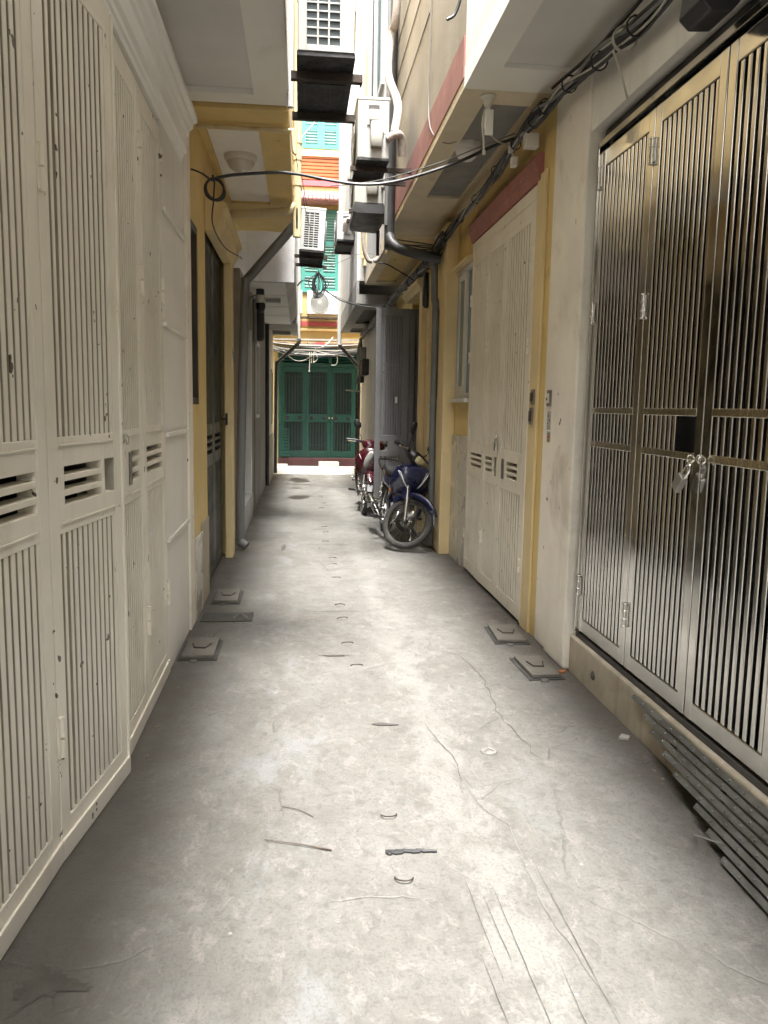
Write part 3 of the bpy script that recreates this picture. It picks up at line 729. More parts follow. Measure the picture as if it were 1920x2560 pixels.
# ---- right cream folding door
g_ = thing('folding_door', 'cream ribbed steel folding door under the red lintel', 'door', (1.53,6.2,0))
DV = [((1.522,7.22),(1.515,6.53),dict(vent=(.17,.62))), ((1.515,6.525),(1.520,6.03),dict(vent=(.055,.29), lock=(.33,.37,1.0,1.12), st=.05)), ((1.520,6.02),(1.522,5.30),dict(vent=(.225,.52), lock=None))]
dl = []
for a, c, kw in DV:
    lf, T, W = gate_leaf(g_, 'door_leaf', a, c, 'door_cream', .03, 2.86, zl=.90, zu=1.20, nr=9, bot=.10, top=.12,
        vz=((1.085,1.112),(1.04,1.067),(.992,1.019)), ratio=.70, depth=.05, **kw)
    dl.append((lf, T, W))
b = MB(); b.box(1.521,1.543,5.285,7.23,2.862,2.95); b.box(1.521,1.543,5.28,5.298,.02,2.862); b.build('door_frame', M['door_cream'], g_, bev=.003)
for (k, u, z) in [(0,.01,2.45),(0,.01,1.95),(0,.01,.35),(1,.0,2.36),(1,.0,2.0),(1,.0,.42),(2,.69,2.52),(2,.69,1.92),(2,.69,.42)]:
    hinge(dl[k][0], dl[k][1], u, z, 'door_cream', h=.05, r=.009)
T = dl[1][1]; b = MB(T); b.box(.40,.435,-.001,.006,.975,1.125); b.build('lock_plate', M['hardware'], dl[1][0], bev=.002)
T = dl[2][1]; b = MB(T); b.box(.10,.165,-.001,.006,.975,1.125); b.build('lock_plate', M['hardware'], dl[2][0], bev=.002)
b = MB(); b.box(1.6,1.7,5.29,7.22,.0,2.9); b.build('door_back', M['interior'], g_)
T = dl[1][1]
p = thing('padlock', 'shiny steel padlock on the cream folding door', 'padlock', T(Vector((.47,.02,1.2))))
b = MB(T); b.box(.445,.495,.008,.03,1.175,1.245); b.build('body', M['chrome'], p, bev=.004)
b = MB(T); b.tube(cr([(.452,.019,1.245),(.452,.019,1.275),(.47,.019,1.292),(.488,.019,1.275),(.488,.019,1.245)],4), .005, 8); b.build('shackle', M['chrome'], p)

# ---- grey door leaf standing open across the alley side
g_ = thing('folding_gate', 'dark grey barred gate leaf standing open behind the blue motorbike', 'gate', (1.2,10.6,.1))
def grey_leaf(x0, x1, y):
    b = MB(); z0, z1 = .12, 2.775; t0, t1 = y-.02, y+.02
    s0, s1 = x0+.075, x1-.09
    b.box(x0,s0,t0,t1,z0,z1); b.box(s1,x1,t0,t1,z0,z1)
    b.box(s0,s1,t0+.001,t1-.001,z0,z0+.12); b.box(s0,s1,t0+.001,t1-.001,z1-.10,z1)
    for (p, q) in ((.84,.92),(1.04,1.12)): b.box(s0,s1,t0+.001,t1-.001,p,q)
    b.box(s0+.10,s1,t0+.001,t1-.001,.92,1.04) if x0 < 1.2 else None
    o = b.build('gate_leaf', M['grey_gate'], g_, bev=.004)
    bb = MB(); n = 8 if x0 < 1.2 else 3
    for i in range(n):
        xx = s0+(i+.5)*(s1-s0)/n
        bb.box(xx-.013,xx+.013,y-.012,y+.012,1.12,z1-.10); bb.box(xx-.013,xx+.013,y-.012,y+.012,z0+.12,.84)
    for zz in (2.05, 1.95): bb.box(s0,s1,y-.014,y-.0125,zz-.012,zz+.012)
    bb.build('bars', M['grey_gate'], o)
    if x0 < 1.2:
        k = MB(); k.box(s0+.06,x1-.02,y+.03,y+.04,1.10,z1-.05); k.build('dark_backing', M['dark_matte'], o)
    return o
l1 = grey_leaf(.975, 1.415, 10.60); l2 = grey_leaf(1.42, 1.60, 10.62)
b = MB(); b.box(1.24,1.27,10.575,10.579,1.55,1.63); b.build('lock_slot', M['silver_trim'], l1)

# ---- folded scissor gate / ramp lying along the plinth
g_ = thing('folded_grille', 'folded grey steel scissor grille with rivets lying along the right plinth', 'grille', (1.48,2.2,0))
NB = 8
for i in range(NB):
    f = i/(NB-1)
    x = 1.545-.135*f; z = .185-.165*f; y0 = 3.42-.155*i+random.uniform(-.03,.03)
    b = MB()
    # C-channel bar on its side
    u = Vector((-.62,0,-.78)).normalized(); n = Vector((-.78,0,.62))
    c = Vector((x,0,z))
    b.obox(Vector((x,(y0+.2)/2,z))+n*.002, u*.0108, (0,(y0-.2)/2,0), n*.0035)
    b.obox(Vector((x,(y0+.2)/2,z))-u*.0095-n*.006, u*.0018, (0,(y0-.2)/2,0), n*.008)
    r = b; y = y0-.02; k = 0
    while y > .9:
        p = c+Vector((0,y,0))+n*.0055
        r.lathe([(0,.006),(.0045,.005),(.0062,.002),(.0066,0)], p, n, 8); y -= .088+(.01 if k % 2 else 0); k += 1
    b.build('bar', M['ramp_steel'], g_)
b = MB(); b.tube(cr([(1.40,2.52,.012),(1.36,2.46,.05),(1.37,2.40,.07),(1.42,2.38,.06)],5), .003, 6); b.build('wire_tie', M['cable_grey'], g_)
# ------------------------------------------------------------------ air conditioners
def ac_unit(label, x0, y0, z0, D=.27, Lg=.78, Hh=.55, casing='ac_white', side='grid', wall=-1, grp='air conditioner units hung over the alley', front='fan', rows=13, cols=3, arms=True, wx_=-.10):
    """outdoor unit: short side faces -Y (towards the viewer), fan side faces away from its wall. wall=-1: wall on the left."""
    r = thing('air_conditioner', label, 'air conditioner', (x0+D/2, y0+Lg/2, z0), grp)
    x1, y1, z1 = x0+D, y0+Lg, z0+Hh
    b = MB(); b.box(x0+.004,x1-.004,y0+.012,y1,z0+.02,z1-.03); b.build('casing', M[casing], r, bev=.012, seg=3)
    b = MB(); b.box(x0-.004,x1+.004,y0-.003,y1+.006,z1-.032,z1); b.build('lid', M[casing], r, bev=.010, seg=3)
    b = MB(); b.box(x0,x1,y0,y1,z0,z0+.022)
    for k in range(7):
        xx = x0+D*(k+.6)/7.4; b.box(xx-.006,xx+.006,y0+.06+.05*random.random(),y1-.06-.1*random.random(),z0-.005,z0-.0005)
    b.box(x0+.03,x1-.03,y0+.3,y0+.34,z0-.009,z0-.0055)
    b.build('base_pan', M['ac_pan'], r, bev=.004)
    if side == 'grid':
        b = MB(); b.box(x0+D*.17,x1-D*.27,y0+.004,y0+.0115,z0+.05,z1-.06); b.build('coil', M['ac_fin'], r)
        a, c, p, q = x0+D*.17, x1-D*.27, z0+.05, z1-.06
        b = MB()
        b.box(x0+.006,a,y0-.004,y0+.0118,z0+.022,z1-.033); b.box(c,x1-.006,y0-.004,y0+.0118,z0+.022,z1-.033)
        b.box(a,c,y0-.004,y0+.0118,z0+.022,p); b.box(a,c,y0-.004,y0+.0118,q,z1-.033)
        for i in range(1, cols): b.box(a+(c-a)*i/cols-.0045,a+(c-a)*i/cols+.0045,y0-.003,y0+.0035,p,q)
        for i in range(1, rows): b.box(a,c,y0-.0025,y0+.003,p+(q-p)*i/rows-.004,p+(q-p)*i/rows+.004)
        b.build('side_grille', M[casing], r, bev=.0015, seg=1)
    else:
        b = MB(); b.box(x0+.006,x1-.006,y0,y0+.0118,z0+.022,z1-.033)
        for k in range(3): b.box(x0+.012+k*.022,x0+.022+k*.022,y0-.005,y0-.0005,z0+.03,z1-.04)
        b.build('service_panel', M[casing], r, bev=.003)
        ha, hb = x0+D*.30, x0+D*.72
        b = MB(); b.box(ha,hb,y0-.010,y0-.001,z1-.23,z1-.05)
        o = b.build('handle_recess', M['ac_clean'], r, bev=.006)
        b = MB(); b.box(ha+.012,hb-.012,y0-.0125,y0-.0105,z1-.105,z1-.070); b.build('grip_shadow', M['dark_matte'], o)
        b = MB(); b.box(ha+.018,hb-.020,y0-.030,y0-.0105,z1-.195,z1-.108); b.build('terminal_cover', M['ac_white'], o, bev=.008)
        va = x0+D*.40; vb = x0+D*.78
        b = MB(); b.loft([((va*.5+vb*.5,y0-.030,z0+.10),((vb-va)/2*.9,0,0),(0,.028,0)),((va*.5+vb*.5,y0-.036,z0+.13),((vb-va)/2,0,0),(0,.034,0)),((va*.5+vb*.5,y0-.036,z0+.27),((vb-va)/2,0,0),(0,.034,0)),((va*.5+vb*.5,y0-.028,z0+.30),((vb-va)/2*.9,0,0),(0,.026,0))], 24, .45)
        b.build('valve_cover', M[casing], r)
        b = MB(); b.box(x0+D*.76,x0+D*.95,y0-.0030,y0-.0005,z1-.29,z1-.05); o = b.build('rating_label', M['ac_clean'], r)
        b = MB()
        for k in range(9):
            zz = z1-.075-k*.022; b.box(x0+D*.78,x0+D*(.90+.03*(k % 2)),y0-.0042,y0-.0032,zz-.003,zz)
        b.build('print', M['cable_grey'], o)
        b = MB(); b.tube(cr([(ha+.03,y0-.025,z1-.19),(ha+.032,y0-.03,z1-.26),(vb-.03,y0-.04,z1-.25),(vb+.005,y0-.03,z1-.30),(vb,y0-.03,z0+.16)],6), .004, 6); b.build('wire', M['rust_iron'], r)
        b = MB(); b.tube(cr([(x1-.02,y0-.02,z0+.17),(x1+.05,y0-.03,z0+.21),(x1+.10,y0+.02,z0+.20),(x1+.115,y0+.06,z0+.06)],6), .034, 12); b.build('lagged_pipe', M['tape'], r)
    # fan front on the side away from the wall
    fx = x1 if wall < 0 else x0
    sg = 1 if wall < 0 else -1
    fc = (fx+sg*.001, y0+Lg*.56, (z0+z1)/2)
    b = MB(); b.lathe([(0,.004),(.21,.004),(.21,.001)], fc, (sg,0,0), 32); b.build('fan_recess', M['ac_fin'], r)
    b = MB()
    for rr in [.03+.022*i for i in range(9)]:
        b.tube([(fc[0]+sg*.012, fc[1]+rr*math.cos(t*math.pi/16), fc[2]+rr*math.sin(t*math.pi/16)) for t in range(32)], .0028, 5, closed=True)
    for t in range(12): 
        a = t*math.pi/6; b.tube([(fc[0]+sg*.013,fc[1]+.03*math.cos(a),fc[2]+.03*math.sin(a)),(fc[0]+sg*.013,fc[1]+.215*math.cos(a),fc[2]+.215*math.sin(a))], .003, 5)
    b.build('fan_guard', M[casing], r)
    if arms:
        xa, xb = (wx_, x1+.045) if wall < 0 else (x0-.045, wx_)
        for yy in (y0+.16, y1-.10):
            b = MB(); b.box(xa,xb,yy-.018,yy+.018,z0-.048,z0-.012); q = xb-.012 if wall < 0 else xa+.004
            b.box(q,q+.008,yy-.008,yy+.008,z0-.062,z0-.0485)
            b.build('bracket_arm', M['rust_iron'], r)
    return r
ac_unit('grey-white air conditioner with dark side grille, hung nearest on the left wall', -.027, 3.94, 3.10, D=.272, Lg=.80, Hh=.62, rows=14, wx_=-.055)
a2 = ac_unit('small white air conditioner with tall side grille, tilted on the left wall', -.03, 9.60, 3.265, D=.29, Lg=.85, Hh=.50, casing='ac_clean', rows=15)
a2.rotation_euler = (0, R_(2.8), 0)
ac_unit('dusty white air conditioner with valve cover and taped pipe, topmost on right wall', .46, 7.05, 3.565, D=.275, Lg=.66, Hh=.51, side='valve', wall=1, wx_=.955)
ac_unit('dirty air conditioner with black underside, below the taped-pipe unit', .54, 8.60, 3.575, D=.31, Lg=.72, Hh=.55, casing='ac_white', side='valve', wall=1, wx_=.965)
ac_unit('farthest right-hand white air conditioner over the alley, with lagged pipe elbow', .56, 13.2, 4.12, D=.28, Lg=1.0, Hh=.45, casing='ac_clean', side='valve', wall=1, wx_=.84)
t = thing('tarpaulin', 'black sheet wrapped under the dirty air conditioner on the right', 'tarpaulin', (.7,9.0,3.45))
b = MB(); b.loft([((.70,8.56,3.53),(.175,0,0),(0,0,.045)),((.71,8.80,3.52),(.185,0,.01),(0,0,.060)),((.70,9.10,3.505),(.180,0,0),(0,0,.055)),((.70,9.38,3.50),(.165,0,-.01),(0,0,.04))], 16, .45); b.build('sheet', M['pipe_black'], t)
b = MB(); b.box(.84,.875,9.28,9.33,3.20,3.47); b.build('strap', M['pipe_black'], t)
# fan units on the ledge of the end house, facing the viewer
def end_unit(label, x0, x1, z0, fan=True):
    y0, y1, Hh = 19.60, 19.88, .54
    r = thing('air_conditioner', label, 'air conditioner', ((x0+x1)/2, y0+.14, z0), 'air conditioners under the green shutters')
    MB().box(x0,x1,y0,y1,z0,z0+Hh).build('casing', M['ac_clean'], r, bev=.012, seg=3)
    cx, cz = x0+.30, z0+.27
    b = MB(); b.lathe([(.228,.0),(.240,.010),(.222,.014),(.220,.002)], (cx,y0,cz), (0,-1,0), 40); b.build('fan_ring', M['ac_clean'], r)
    b = MB(); b.lathe([(0,.003),(.222,.003),(.222,.001)], (cx,y0,cz), (0,-1,0), 40); b.build('fan_recess', M['pipe_grey'], r)
    b = MB()
    for k in range(26):
        a = 2*math.pi*k/26
        b.tube([(cx+rr*math.cos(a+rr*3.2),y0-.010,cz+rr*math.sin(a+rr*3.2)) for rr in (.035,.08,.13,.18,.222)], .0042, 5)
    b.lathe([(0,.018),(.034,.016),(.038,.008),(.038,.003)], (cx,y0,cz), (0,-1,0), 20)
    b.build('fan_guard', M['ac_white'], r)
    b = MB(); b.box(x0+.60,x0+.72,y0-.003,y0-.0008,z0+.42,z0+.445); b.build('name_print', M['cable_grey'], r)
    b = MB(); b.box(x0+.02,x0+.05,y0,y1,z0-.06,z0-.002); b.build('bracket_foot', M['rust_iron'], r)
    b = MB(); b.box(x1-.06,x1-.03,y0,y1,z0-.06,z0-.002); b.build('bracket_foot', M['rust_iron'], r)
    return r
end_unit('white air conditioner with round spiral fan guard beneath the green shutters', .135, .925, 3.67)
end_unit('white air conditioner half hidden by the left wall, beside the spiral fan unit', -.86, .02, 3.67)
tag(MB().box(-1.0,1.3,19.62,19.66,3.575,3.608).box(-1.0,1.3,19.83,19.87,3.575,3.608).box(-.9,-.86,19.66,19.95,3.575,3.607).box(.6,.64,19.66,19.95,3.575,3.607).build('mounting_rail', M['rust_iron']), 'rusty rail carrying the two air conditioners under the green shutters', 'rail')

# ------------------------------------------------------------------ pipes
def pipe(name, label, mat, runs, cat='pipe', n=14):
    r = thing(name, label, cat, runs[0][0][0])
    for pts, rad in runs: MB().tube(pts, rad, n).build('pipe', M[mat], r)
    return r
P = pipe('drain_pipe', 'beige plastic downpipe on the left slit edge, elbowed into the soffit corner', 'pipe_beige', [(cr([(-.045,7.9,9),(-.045,7.9,3.52),(-.050,7.9,3.40),(-.10,7.9,3.335),(-.17,7.92,3.315),(-.70,8.05,3.30)],5), .040)])
for z in (3.95, 3.80, 3.57):
    b = MB(); b.lathe([(.0405,-.022),(.0455,-.022),(.0455,.022),(.0405,.022)], (-.045,7.9,z), (0,0,1), 16); b.build('collar', M['pipe_beige'], P)
pipe('drain_pipe', 'grey downpipe slanting from the soffit and running down the left wall to the floor', 'pipe_grey', [(cr([(-.06,8.15,3.27),(-.10,8.15,3.21),(-.50,8.2,2.76),(-.545,8.2,2.70),(-.555,8.2,2.60),(-.60,8.21,1.2),(-.615,8.22,.16),(-.60,8.20,.09),(-.55,8.18,.05)],6), .046)])
pipe('water_pipe', 'thin cream conduit crossing under the yellow soffit beam to the left', 'pipe_beige', [(cr([(-.72,5.86,3.385),(-.12,5.86,3.385),(-.07,5.86,3.39),(-.045,5.86,3.42),(-.045,5.86,6)],4), .016)])
pipe('downpipe', 'white downpipe running along the white left soffit edge at the slit', 'pipe_white', [(([(-.075,5.35,3.36),(-.075,5.35,8)]), .022)])
pipe('downpipe', 'pale blue-white pipe at the far left corner bending into a black slanted pipe', 'pipe_white', [(([(-.055,17.42,2.86),(-.055,17.42,8.0)]), .035)])
pipe('drain_pipe', 'black slanted pipe dropping down the far left corner to the ground', 'pipe_black', [(cr([(-.055,17.42,2.90),(-.07,17.43,2.80),(-.44,17.48,2.46),(-.50,17.48,2.38),(-.53,17.48,2.2),(-.55,17.48,.02)],5), .04)])
pipe('downpipe', 'tall white pipe on the far right corner beside the yellow house', 'pipe_white', [(([(.815,17.42,2.80),(.815,17.42,9.5)]), .045)])
pipe('drain_pipe', 'black slanted pipe under the far right corner, ending at a post', 'pipe_black', [(cr([(.82,17.42,2.84),(.85,17.43,2.76),(1.20,17.47,2.38),(1.25,17.48,2.28),(1.25,17.48,2.0),(1.25,17.48,.02)],5), .038)])
pipe('drain_pipe', 'thin black pipe running down the left grey wall to the floor', 'pipe_black', [(([(-.61,14.80,2.94),(-.61,14.80,.02)]), .035)])
P = pipe('drain_pipe', 'thick black pipe bending from the right slit under the yellow soffit into the wall', 'pipe_black', [(cr([(.895,8.45,6),(.895,8.45,3.35),(.90,8.40,3.22),(.93,8.35,3.14),(1.05,8.28,3.07),(1.40,8.2,2.985)],6), .052)])
MB().tube([(.86,8.42,3.34),(.86,8.42,5.9)], .022, 10).build('pipe', M['pipe_grey'], P)
pipe('drain_pipe', 'dark downpipe fixed on the yellow wall beside the blue motorbike', 'pipe_grey', [(cr([(1.36,8.36,2.98),(1.37,8.36,2.6),(1.385,8.36,2.5),(1.385,8.36,1.2),(1.395,8.36,.03)],5), .036)])
pipe('lagged_pipe', 'tape-wrapped refrigerant pipe climbing the right wall behind the dusty air conditioner', 'tape', [(cr([(.78,7.08,3.80),(.84,7.4,4.15),(.80,7.9,4.6),(.84,8.05,5.0),(.88,7.95,5.4),(.90,8.0,8)],8), .038)])
pipe('lagged_pipe', 'white lagged pipe hanging in a U bend under the black-bottomed air conditioner', 'tape', [(cr([(.74,10.0,4.6),(.745,10.0,3.75),(.75,10.0,3.45),(.80,10.0,3.28),(.86,10.0,3.25)],6), .028), (cr([(.96,10.0,4.5),(.96,10.0,3.5),(.94,10.0,3.31),(.88,10.0,3.255)],6), .030)])
pipe('lagged_pipe', 'white taped elbow pipe on the farthest right-hand air conditioner', 'tape', [(cr([(.69,13.15,4.25),(.70,13.10,4.38),(.76,13.1,4.42),(.82,13.12,4.40),(.84,13.2,4.25)],6), .045)])
pipe('conduit', 'yellow cable conduit on the right slit facade', 'yellow_pale', [(([(.90,12.3,3.7),(.90,12.3,8)]), .03)])
pipe('conduit', 'pale vertical conduit on the cream facade beside the lagged pipe', 'pipe_white', [(([(.94,8.56,3.5),(.94,8.56,8)]), .018)])
pipe('conduit', 'thin black vertical cable pipe between the upstairs windows of the right slit', 'pipe_black', [(([(.91,10.95,4.6),(.91,10.95,8)]), .012)])
pipe('conduit', 'white window-side pipe rising above the right-hand air conditioners', 'pipe_white', [(([(.915,10.6,4.6),(.915,10.6,8)]), .028)])

# ------------------------------------------------------------------ lamps, camera, boxes
def dome_lamp(label, x, y, z, r=.135, mat='plastic_white', glass='lamp_glass'):
    t = thing('ceiling_lamp', label, 'ceiling lamp', (x,y,z))
    MB().lathe([(0,0),(r,0),(r,-.022),(r*.93,-.040),(r*.86,-.045),(0,-.045)], (x,y,z), (0,0,1), 40).build('base', M[mat], t)
    MB().lathe([(r*.84,-.0455),(r*.82,-.06),(r*.68,-.092),(r*.42,-.115),(r*.15,-.122),(0,-.1225)], (x,y,z), (0,0,1), 40).build('diffuser', M[glass], t)
dome_lamp('round white dome lamp under the white soffit panel of the yellow house', -.485, 6.72, 3.451, r=.13)
dome_lamp('dusty grey dome lamp under the dark soffit by the pink band', 1.19, 5.98, 3.399, r=.10, mat='soffit_panel', glass='soffit_panel')
t = thing('lamp_holder', 'white bulb holder with a plug hanging from the right soffit', 'lamp holder', (1.13,4.92,3.38))
MB().lathe([(0,0),(.048,0),(.048,-.012),(.030,-.022),(.024,-.06),(.020,-.062),(0,-.062)], (1.12,5.02,3.379), (0,0,1), 24).build('rose', M['plastic_white'], t)
MB().lathe([(0,-.062),(.016,-.062),(.016,-.085),(.027,-.10),(.029,-.15),(.022,-.19),(0,-.195)], (1.12,5.02,3.379), (0,0,1), 24).build('socket', M['plastic_white'], t)
b = MB(); b.tube(cr([(1.10,5.0,3.30),(1.085,5.0,3.22),(1.095,5.0,3.12),(1.10,5.0,3.06)],6), .006, 8); b.lathe([(0,0),(.011,-.005),(.011,-.03),(0,-.032)], (1.10,5.0,3.06), (0,0,1), 12); b.build('cord', M['cable_white'], t)
b = MB(); b.box(1.098,1.150,4.985,5.0,3.14,3.29); b.build('back_plate', M['plastic_white'], t, bev=.006)
t = thing('security_camera', 'white and black pan-tilt security camera under the left panelled soffit', 'camera', (-.52,10.5,2.95))
b = MB(); b.box(-.57,-.47,10.44,10.56,2.875,2.945); b.build('mount', M['black'], t, bev=.006)
MB().lathe([(0,-.07),(.050,-.072),(.060,-.09),(.062,-.165),(.056,-.172),(0,-.172)], (-.515,10.5,2.95), (0,0,1), 28).build('housing', M['plastic_white'], t)
MB().lathe([(.055,-.1725),(.062,-.19),(.062,-.225),(.050,-.262),(.028,-.285),(0,-.292)], (-.515,10.5,2.95), (0,0,1), 28).build('lens_dome', M['black'], t)
b = MB(); b.tube(cr([(-.57,10.46,2.87),(-.62,10.44,2.85),(-.66,10.40,2.80),(-.69,10.35,2.79)],6), .005, 6); b.build('cable', M['cable_black'], t)
t = thing('wall_lamp', 'white rectangular bulkhead lamp under the left panelled soffit', 'lamp', (-.43,11.4,2.95))
b = MB(); b.box(-.56,-.28,11.34,11.52,2.885,2.948); b.build('housing', M['plastic_white'], t, bev=.006)
b = MB(); b.box(-.55,-.29,11.325,11.339,2.89,2.925); b.build('tube', M['pipe_white'], t, bev=.004)
t = thing('meter_box', 'dark rounded meter box hanging on the left grey wall under the soffit', 'meter box', (-.58,11.25,2.36))
b = MB(); b.loft([((-.575,11.25,2.36),(.05,0,0),(0,.06,0)),((-.57,11.25,2.40),(.068,0,0),(0,.10,0)),((-.57,11.25,2.78),(.068,0,0),(0,.10,0)),((-.575,11.25,2.84),(.05,0,0),(0,.08,0))], 24, .6); b.build('cover', M['pipe_black'], t)
b = MB(); b.box(-.645,-.60,11.13,11.37,2.33,2.90); b.build('back_plate', M['grey_dark'], t, bev=.01)
t = thing('alarm_sounder', 'black oblong speaker fixed high on the yellow pilaster', 'speaker', (1.40,9.02,2.62))
b = MB(); b.loft([((1.385,9.02,2.60),(.02,0,0),(0,.03,0)),((1.375,9.02,2.63),(.032,0,0),(0,.05,0)),((1.375,9.02,2.95),(.032,0,0),(0,.05,0)),((1.385,9.02,2.98),(.02,0,0),(0,.03,0))], 20, .7); b.build('body', M['bike_black'], t)
b = MB()
for k in range(8): b.box(1.340,1.345,8.985,9.055,2.66+k*.033,2.675+k*.033)
b.build('grille', M['cable_grey'], t)
t = thing('flood_lamp', 'dark flood lamp above the stainless gate at the upper right edge', 'lamp', (1.45,2.96,3.0))
b = MB(); b.prism([(1.38,2.93),(1.42,2.895),(1.50,2.90),(1.534,2.94),(1.534,3.10),(1.40,3.10)], 'y', 2.86, 3.03); b.build('housing', M['bike_black'], t, bev=.008)
b = MB(); b.obox((1.396,2.945,3.01), (.002,0,.07), (0,.065,0), (.002,0,0)); b.build('glass', M['lens_clear'], t)
t = thing('junction_box', 'small white junction box at the cable bundle near the pillar', 'junction box', (1.44,5.24,3.16))
b = MB(); b.box(1.41,1.50,5.20,5.27,3.155,3.245); b.build('box', M['plastic_white'], t, bev=.006)
b = MB(); b.tube(cr([(1.43,5.24,3.245),(1.42,5.26,3.285),(1.40,5.30,3.27),(1.395,5.33,3.20)],6), .006, 8); b.build('lead', M['pipe_grey'], t)
t = thing('adapter_plug', 'cream power adapter with tied leads beside the white junction box', 'adapter', (1.42,5.5,3.15))
b = MB(); b.box(1.385,1.425,5.49,5.55,3.215,3.27); b.box(1.385,1.425,5.43,5.48,3.10,3.165); b.build('body', M['plastic_white'], t, bev=.005)
b = MB(); b.tube([(1.405,5.52,3.215),(1.405,5.46,3.165)], .006, 6); b.build('lead', M['cable_white'], t)
# doorbells / old switch boxes
def bell(label, x, y, z, broken=False, h=.10):
    t = thing('bell_box', label, 'doorbell', (x,y,z))
    b = MB(); b.box(x-.012,x,y-.035,y+.035,z,z+h); b.build('back_box', M['mould'], t, bev=.004)
    b = MB(); b.box(x-.020,x-.0125,y-.025,y+.022,z+.02,z+h-.02); b.build('cover', M['plastic_white'] if not broken else M['leaf_litter'], t, bev=.003)
    b = MB(); b.lathe([(0,.004),(.008,.003),(.008,0)], (x-.0205,y,z+.045), (-1,0,0), 10); b.build('button', M['black'], t)
bell('worn doorbell box on the white pier, above the stickers', 1.535, 4.85, 1.52)
bell('upper stained switch box on the yellow jamb', 1.525, 5.17, 1.53, True)
bell('lower stained switch box on the yellow jamb with a black hole', 1.525, 5.19, 1.40, True, h=.11)
t = thing('sticker', 'small torn white sticker with black print on the white pier', 'sticker', (1.533,4.85,1.38))
b = MB(); b.box(1.5335,1.5347,4.815,4.885,1.375,1.49); b.build('paper', M['paper'], t)
b = MB()
for (y, z, w, h) in [(4.86,1.455,.010,.016),(4.835,1.43,.012,.010),(4.87,1.41,.016,.008),(4.83,1.385,.030,.004),(4.86,1.395,.02,.004)]: b.box(1.5322,1.5333,y-w/2,y+w/2,z,z+h)
b.build('print', M['ink'], t)
t = thing('sticker', 'tiny red and green striped sticker below the torn sticker on the white pier', 'sticker', (1.533,4.84,1.29))
b = MB(); b.box(1.5335,1.5347,4.81,4.875,1.30,1.365); b.build('paper', M['paper'], t)
b = MB(); b.box(1.5322,1.5333,4.815,4.87,1.322,1.340); b.build('red_stripe', M['sticker_red'], t)
b = MB(); b.box(1.5322,1.5333,4.815,4.87,1.302,1.318); b.build('green_stripe', M['sticker_green'], t)
b = MB(); b.box(1.5322,1.5333,4.82,4.865,1.347,1.352); b.build('print', M['ink'], t)
t = thing('wall_notice', 'small white metal number plate on the left yellow jamb', 'plate', (-.652,7.9,1.9))
b = MB(); b.box(-.654,-.650,7.86,7.96,1.90,2.02); b.build('plate', M['silver_trim'], t)
b = MB(); b.box(-.6495,-.6485,7.875,7.945,1.93,1.94); b.box(-.6495,-.6485,7.875,7.93,1.95,1.96); b.box(-.6495,-.6485,7.88,7.94,1.975,1.995); b.build('print', M['ink'], t)

# ------------------------------------------------------------------ cables
def cable(label, pts, r, mat='cable_black', k=8, name='cable', n=8, group=None):
    o = MB().tube(cr(pts, k), r, n).build(name, M[mat]); return tag(o, label, 'cable', group)
cable('thick black cable sagging across the alley from the yellow wall to the right-hand bundle', [(-.60,5.6,2.965),(-.52,5.6,2.99),(-.44,5.6,3.005),(-.29,5.6,3.022),(-.15,5.6,3.035),(-.02,5.6,3.028),(.12,5.6,3.008),(.30,5.6,2.987),(.45,5.6,2.985),(.62,5.6,3.01),(.82,5.6,3.07),(1.07,5.6,3.165),(1.30,5.6,3.275),(1.45,5.5,3.31)], .0105)
t = thing('cable_loop', 'black cable coiled in a ring below the left end of the sagging cable', 'cable', (-.58,5.6,2.85))
b = MB()
for k in range(2):
    b.tube([(-.575+.062*math.cos(a*math.pi/14+.2*k)+.004*k, 5.59+.012*k, 2.905+.068*math.sin(a*math.pi/14)) for a in range(28)], .0085, 8, closed=True)
b.build('ring', M['cable_black'], t)
b = MB(); b.tube(cr([(-.74,5.6,3.03),(-.70,5.6,3.02),(-.65,5.6,3.0),(-.60,5.6,2.965)],5), .006, 6); b.tube([(-.585,5.58,2.99),(-.575,5.57,2.95)], .008, 6); b.build('lead', M['cable_black'], t)
cable('thin black lead dropping from the cable ring to the yellow door hood', [(-.575,5.6,2.96),(-.585,5.62,2.84),(-.62,5.9,2.74),(-.60,6.6,2.72),(-.56,7.6,2.83),(-.57,8.0,2.88)], .005)
cable('thin grey wire strung just above the sagging cable to the right', [(.24,7.0,3.33),(.55,6.4,3.22),(.90,5.7,3.16),(1.2,5.55,3.25),(1.42,5.5,3.33)], .0045, 'cable_grey')
cable('thin white wire from the lamp plug to the right-hand bundle', [(1.12,5.02,3.17),(1.22,5.15,3.16),(1.36,5.4,3.22)], .005, 'cable_white')
cable('thin wire hanging down over the pink band to the soffit', [(.953,6.3,5.2),(.951,6.28,4.3),(.943,6.25,3.7),(.95,6.0,3.45),(1.02,5.9,3.37),(1.09,5.86,3.37)], .004, 'cable_grey')
cable('black hooked cable end hanging over the cream facade at the top', [(.945,5.02,4.9),(.93,5.05,4.3),(.93,5.0,3.95),(.90,5.0,3.82),(.85,5.0,3.78)], .010)
cable('thin wire tied across from the left downpipe', [(-.06,7.6,3.75),(.05,9,3.55),(.18,10.5,3.5),(.24,11.9,3.42)], .004)
cable('long thin black wire running down the slit to the hanging coil', [(-.07,9.0,4.3),(.08,10.5,3.9),(.18,11.3,3.62),(.25,12.0,3.40)], .005)
cable('white clothesline strung across the slit before the upper shutters', [(-.08,15.5,6.3),(.30,16,6.9),(.78,16.5,7.6)], .006, 'cable_white')
cable('thin wire crossing the slit from the coil to the right soffit', [(.24,11.9,3.42),(.55,11.5,3.50),(.84,11,3.53),(1.2,10.4,3.35)], .004, 'cable_grey')
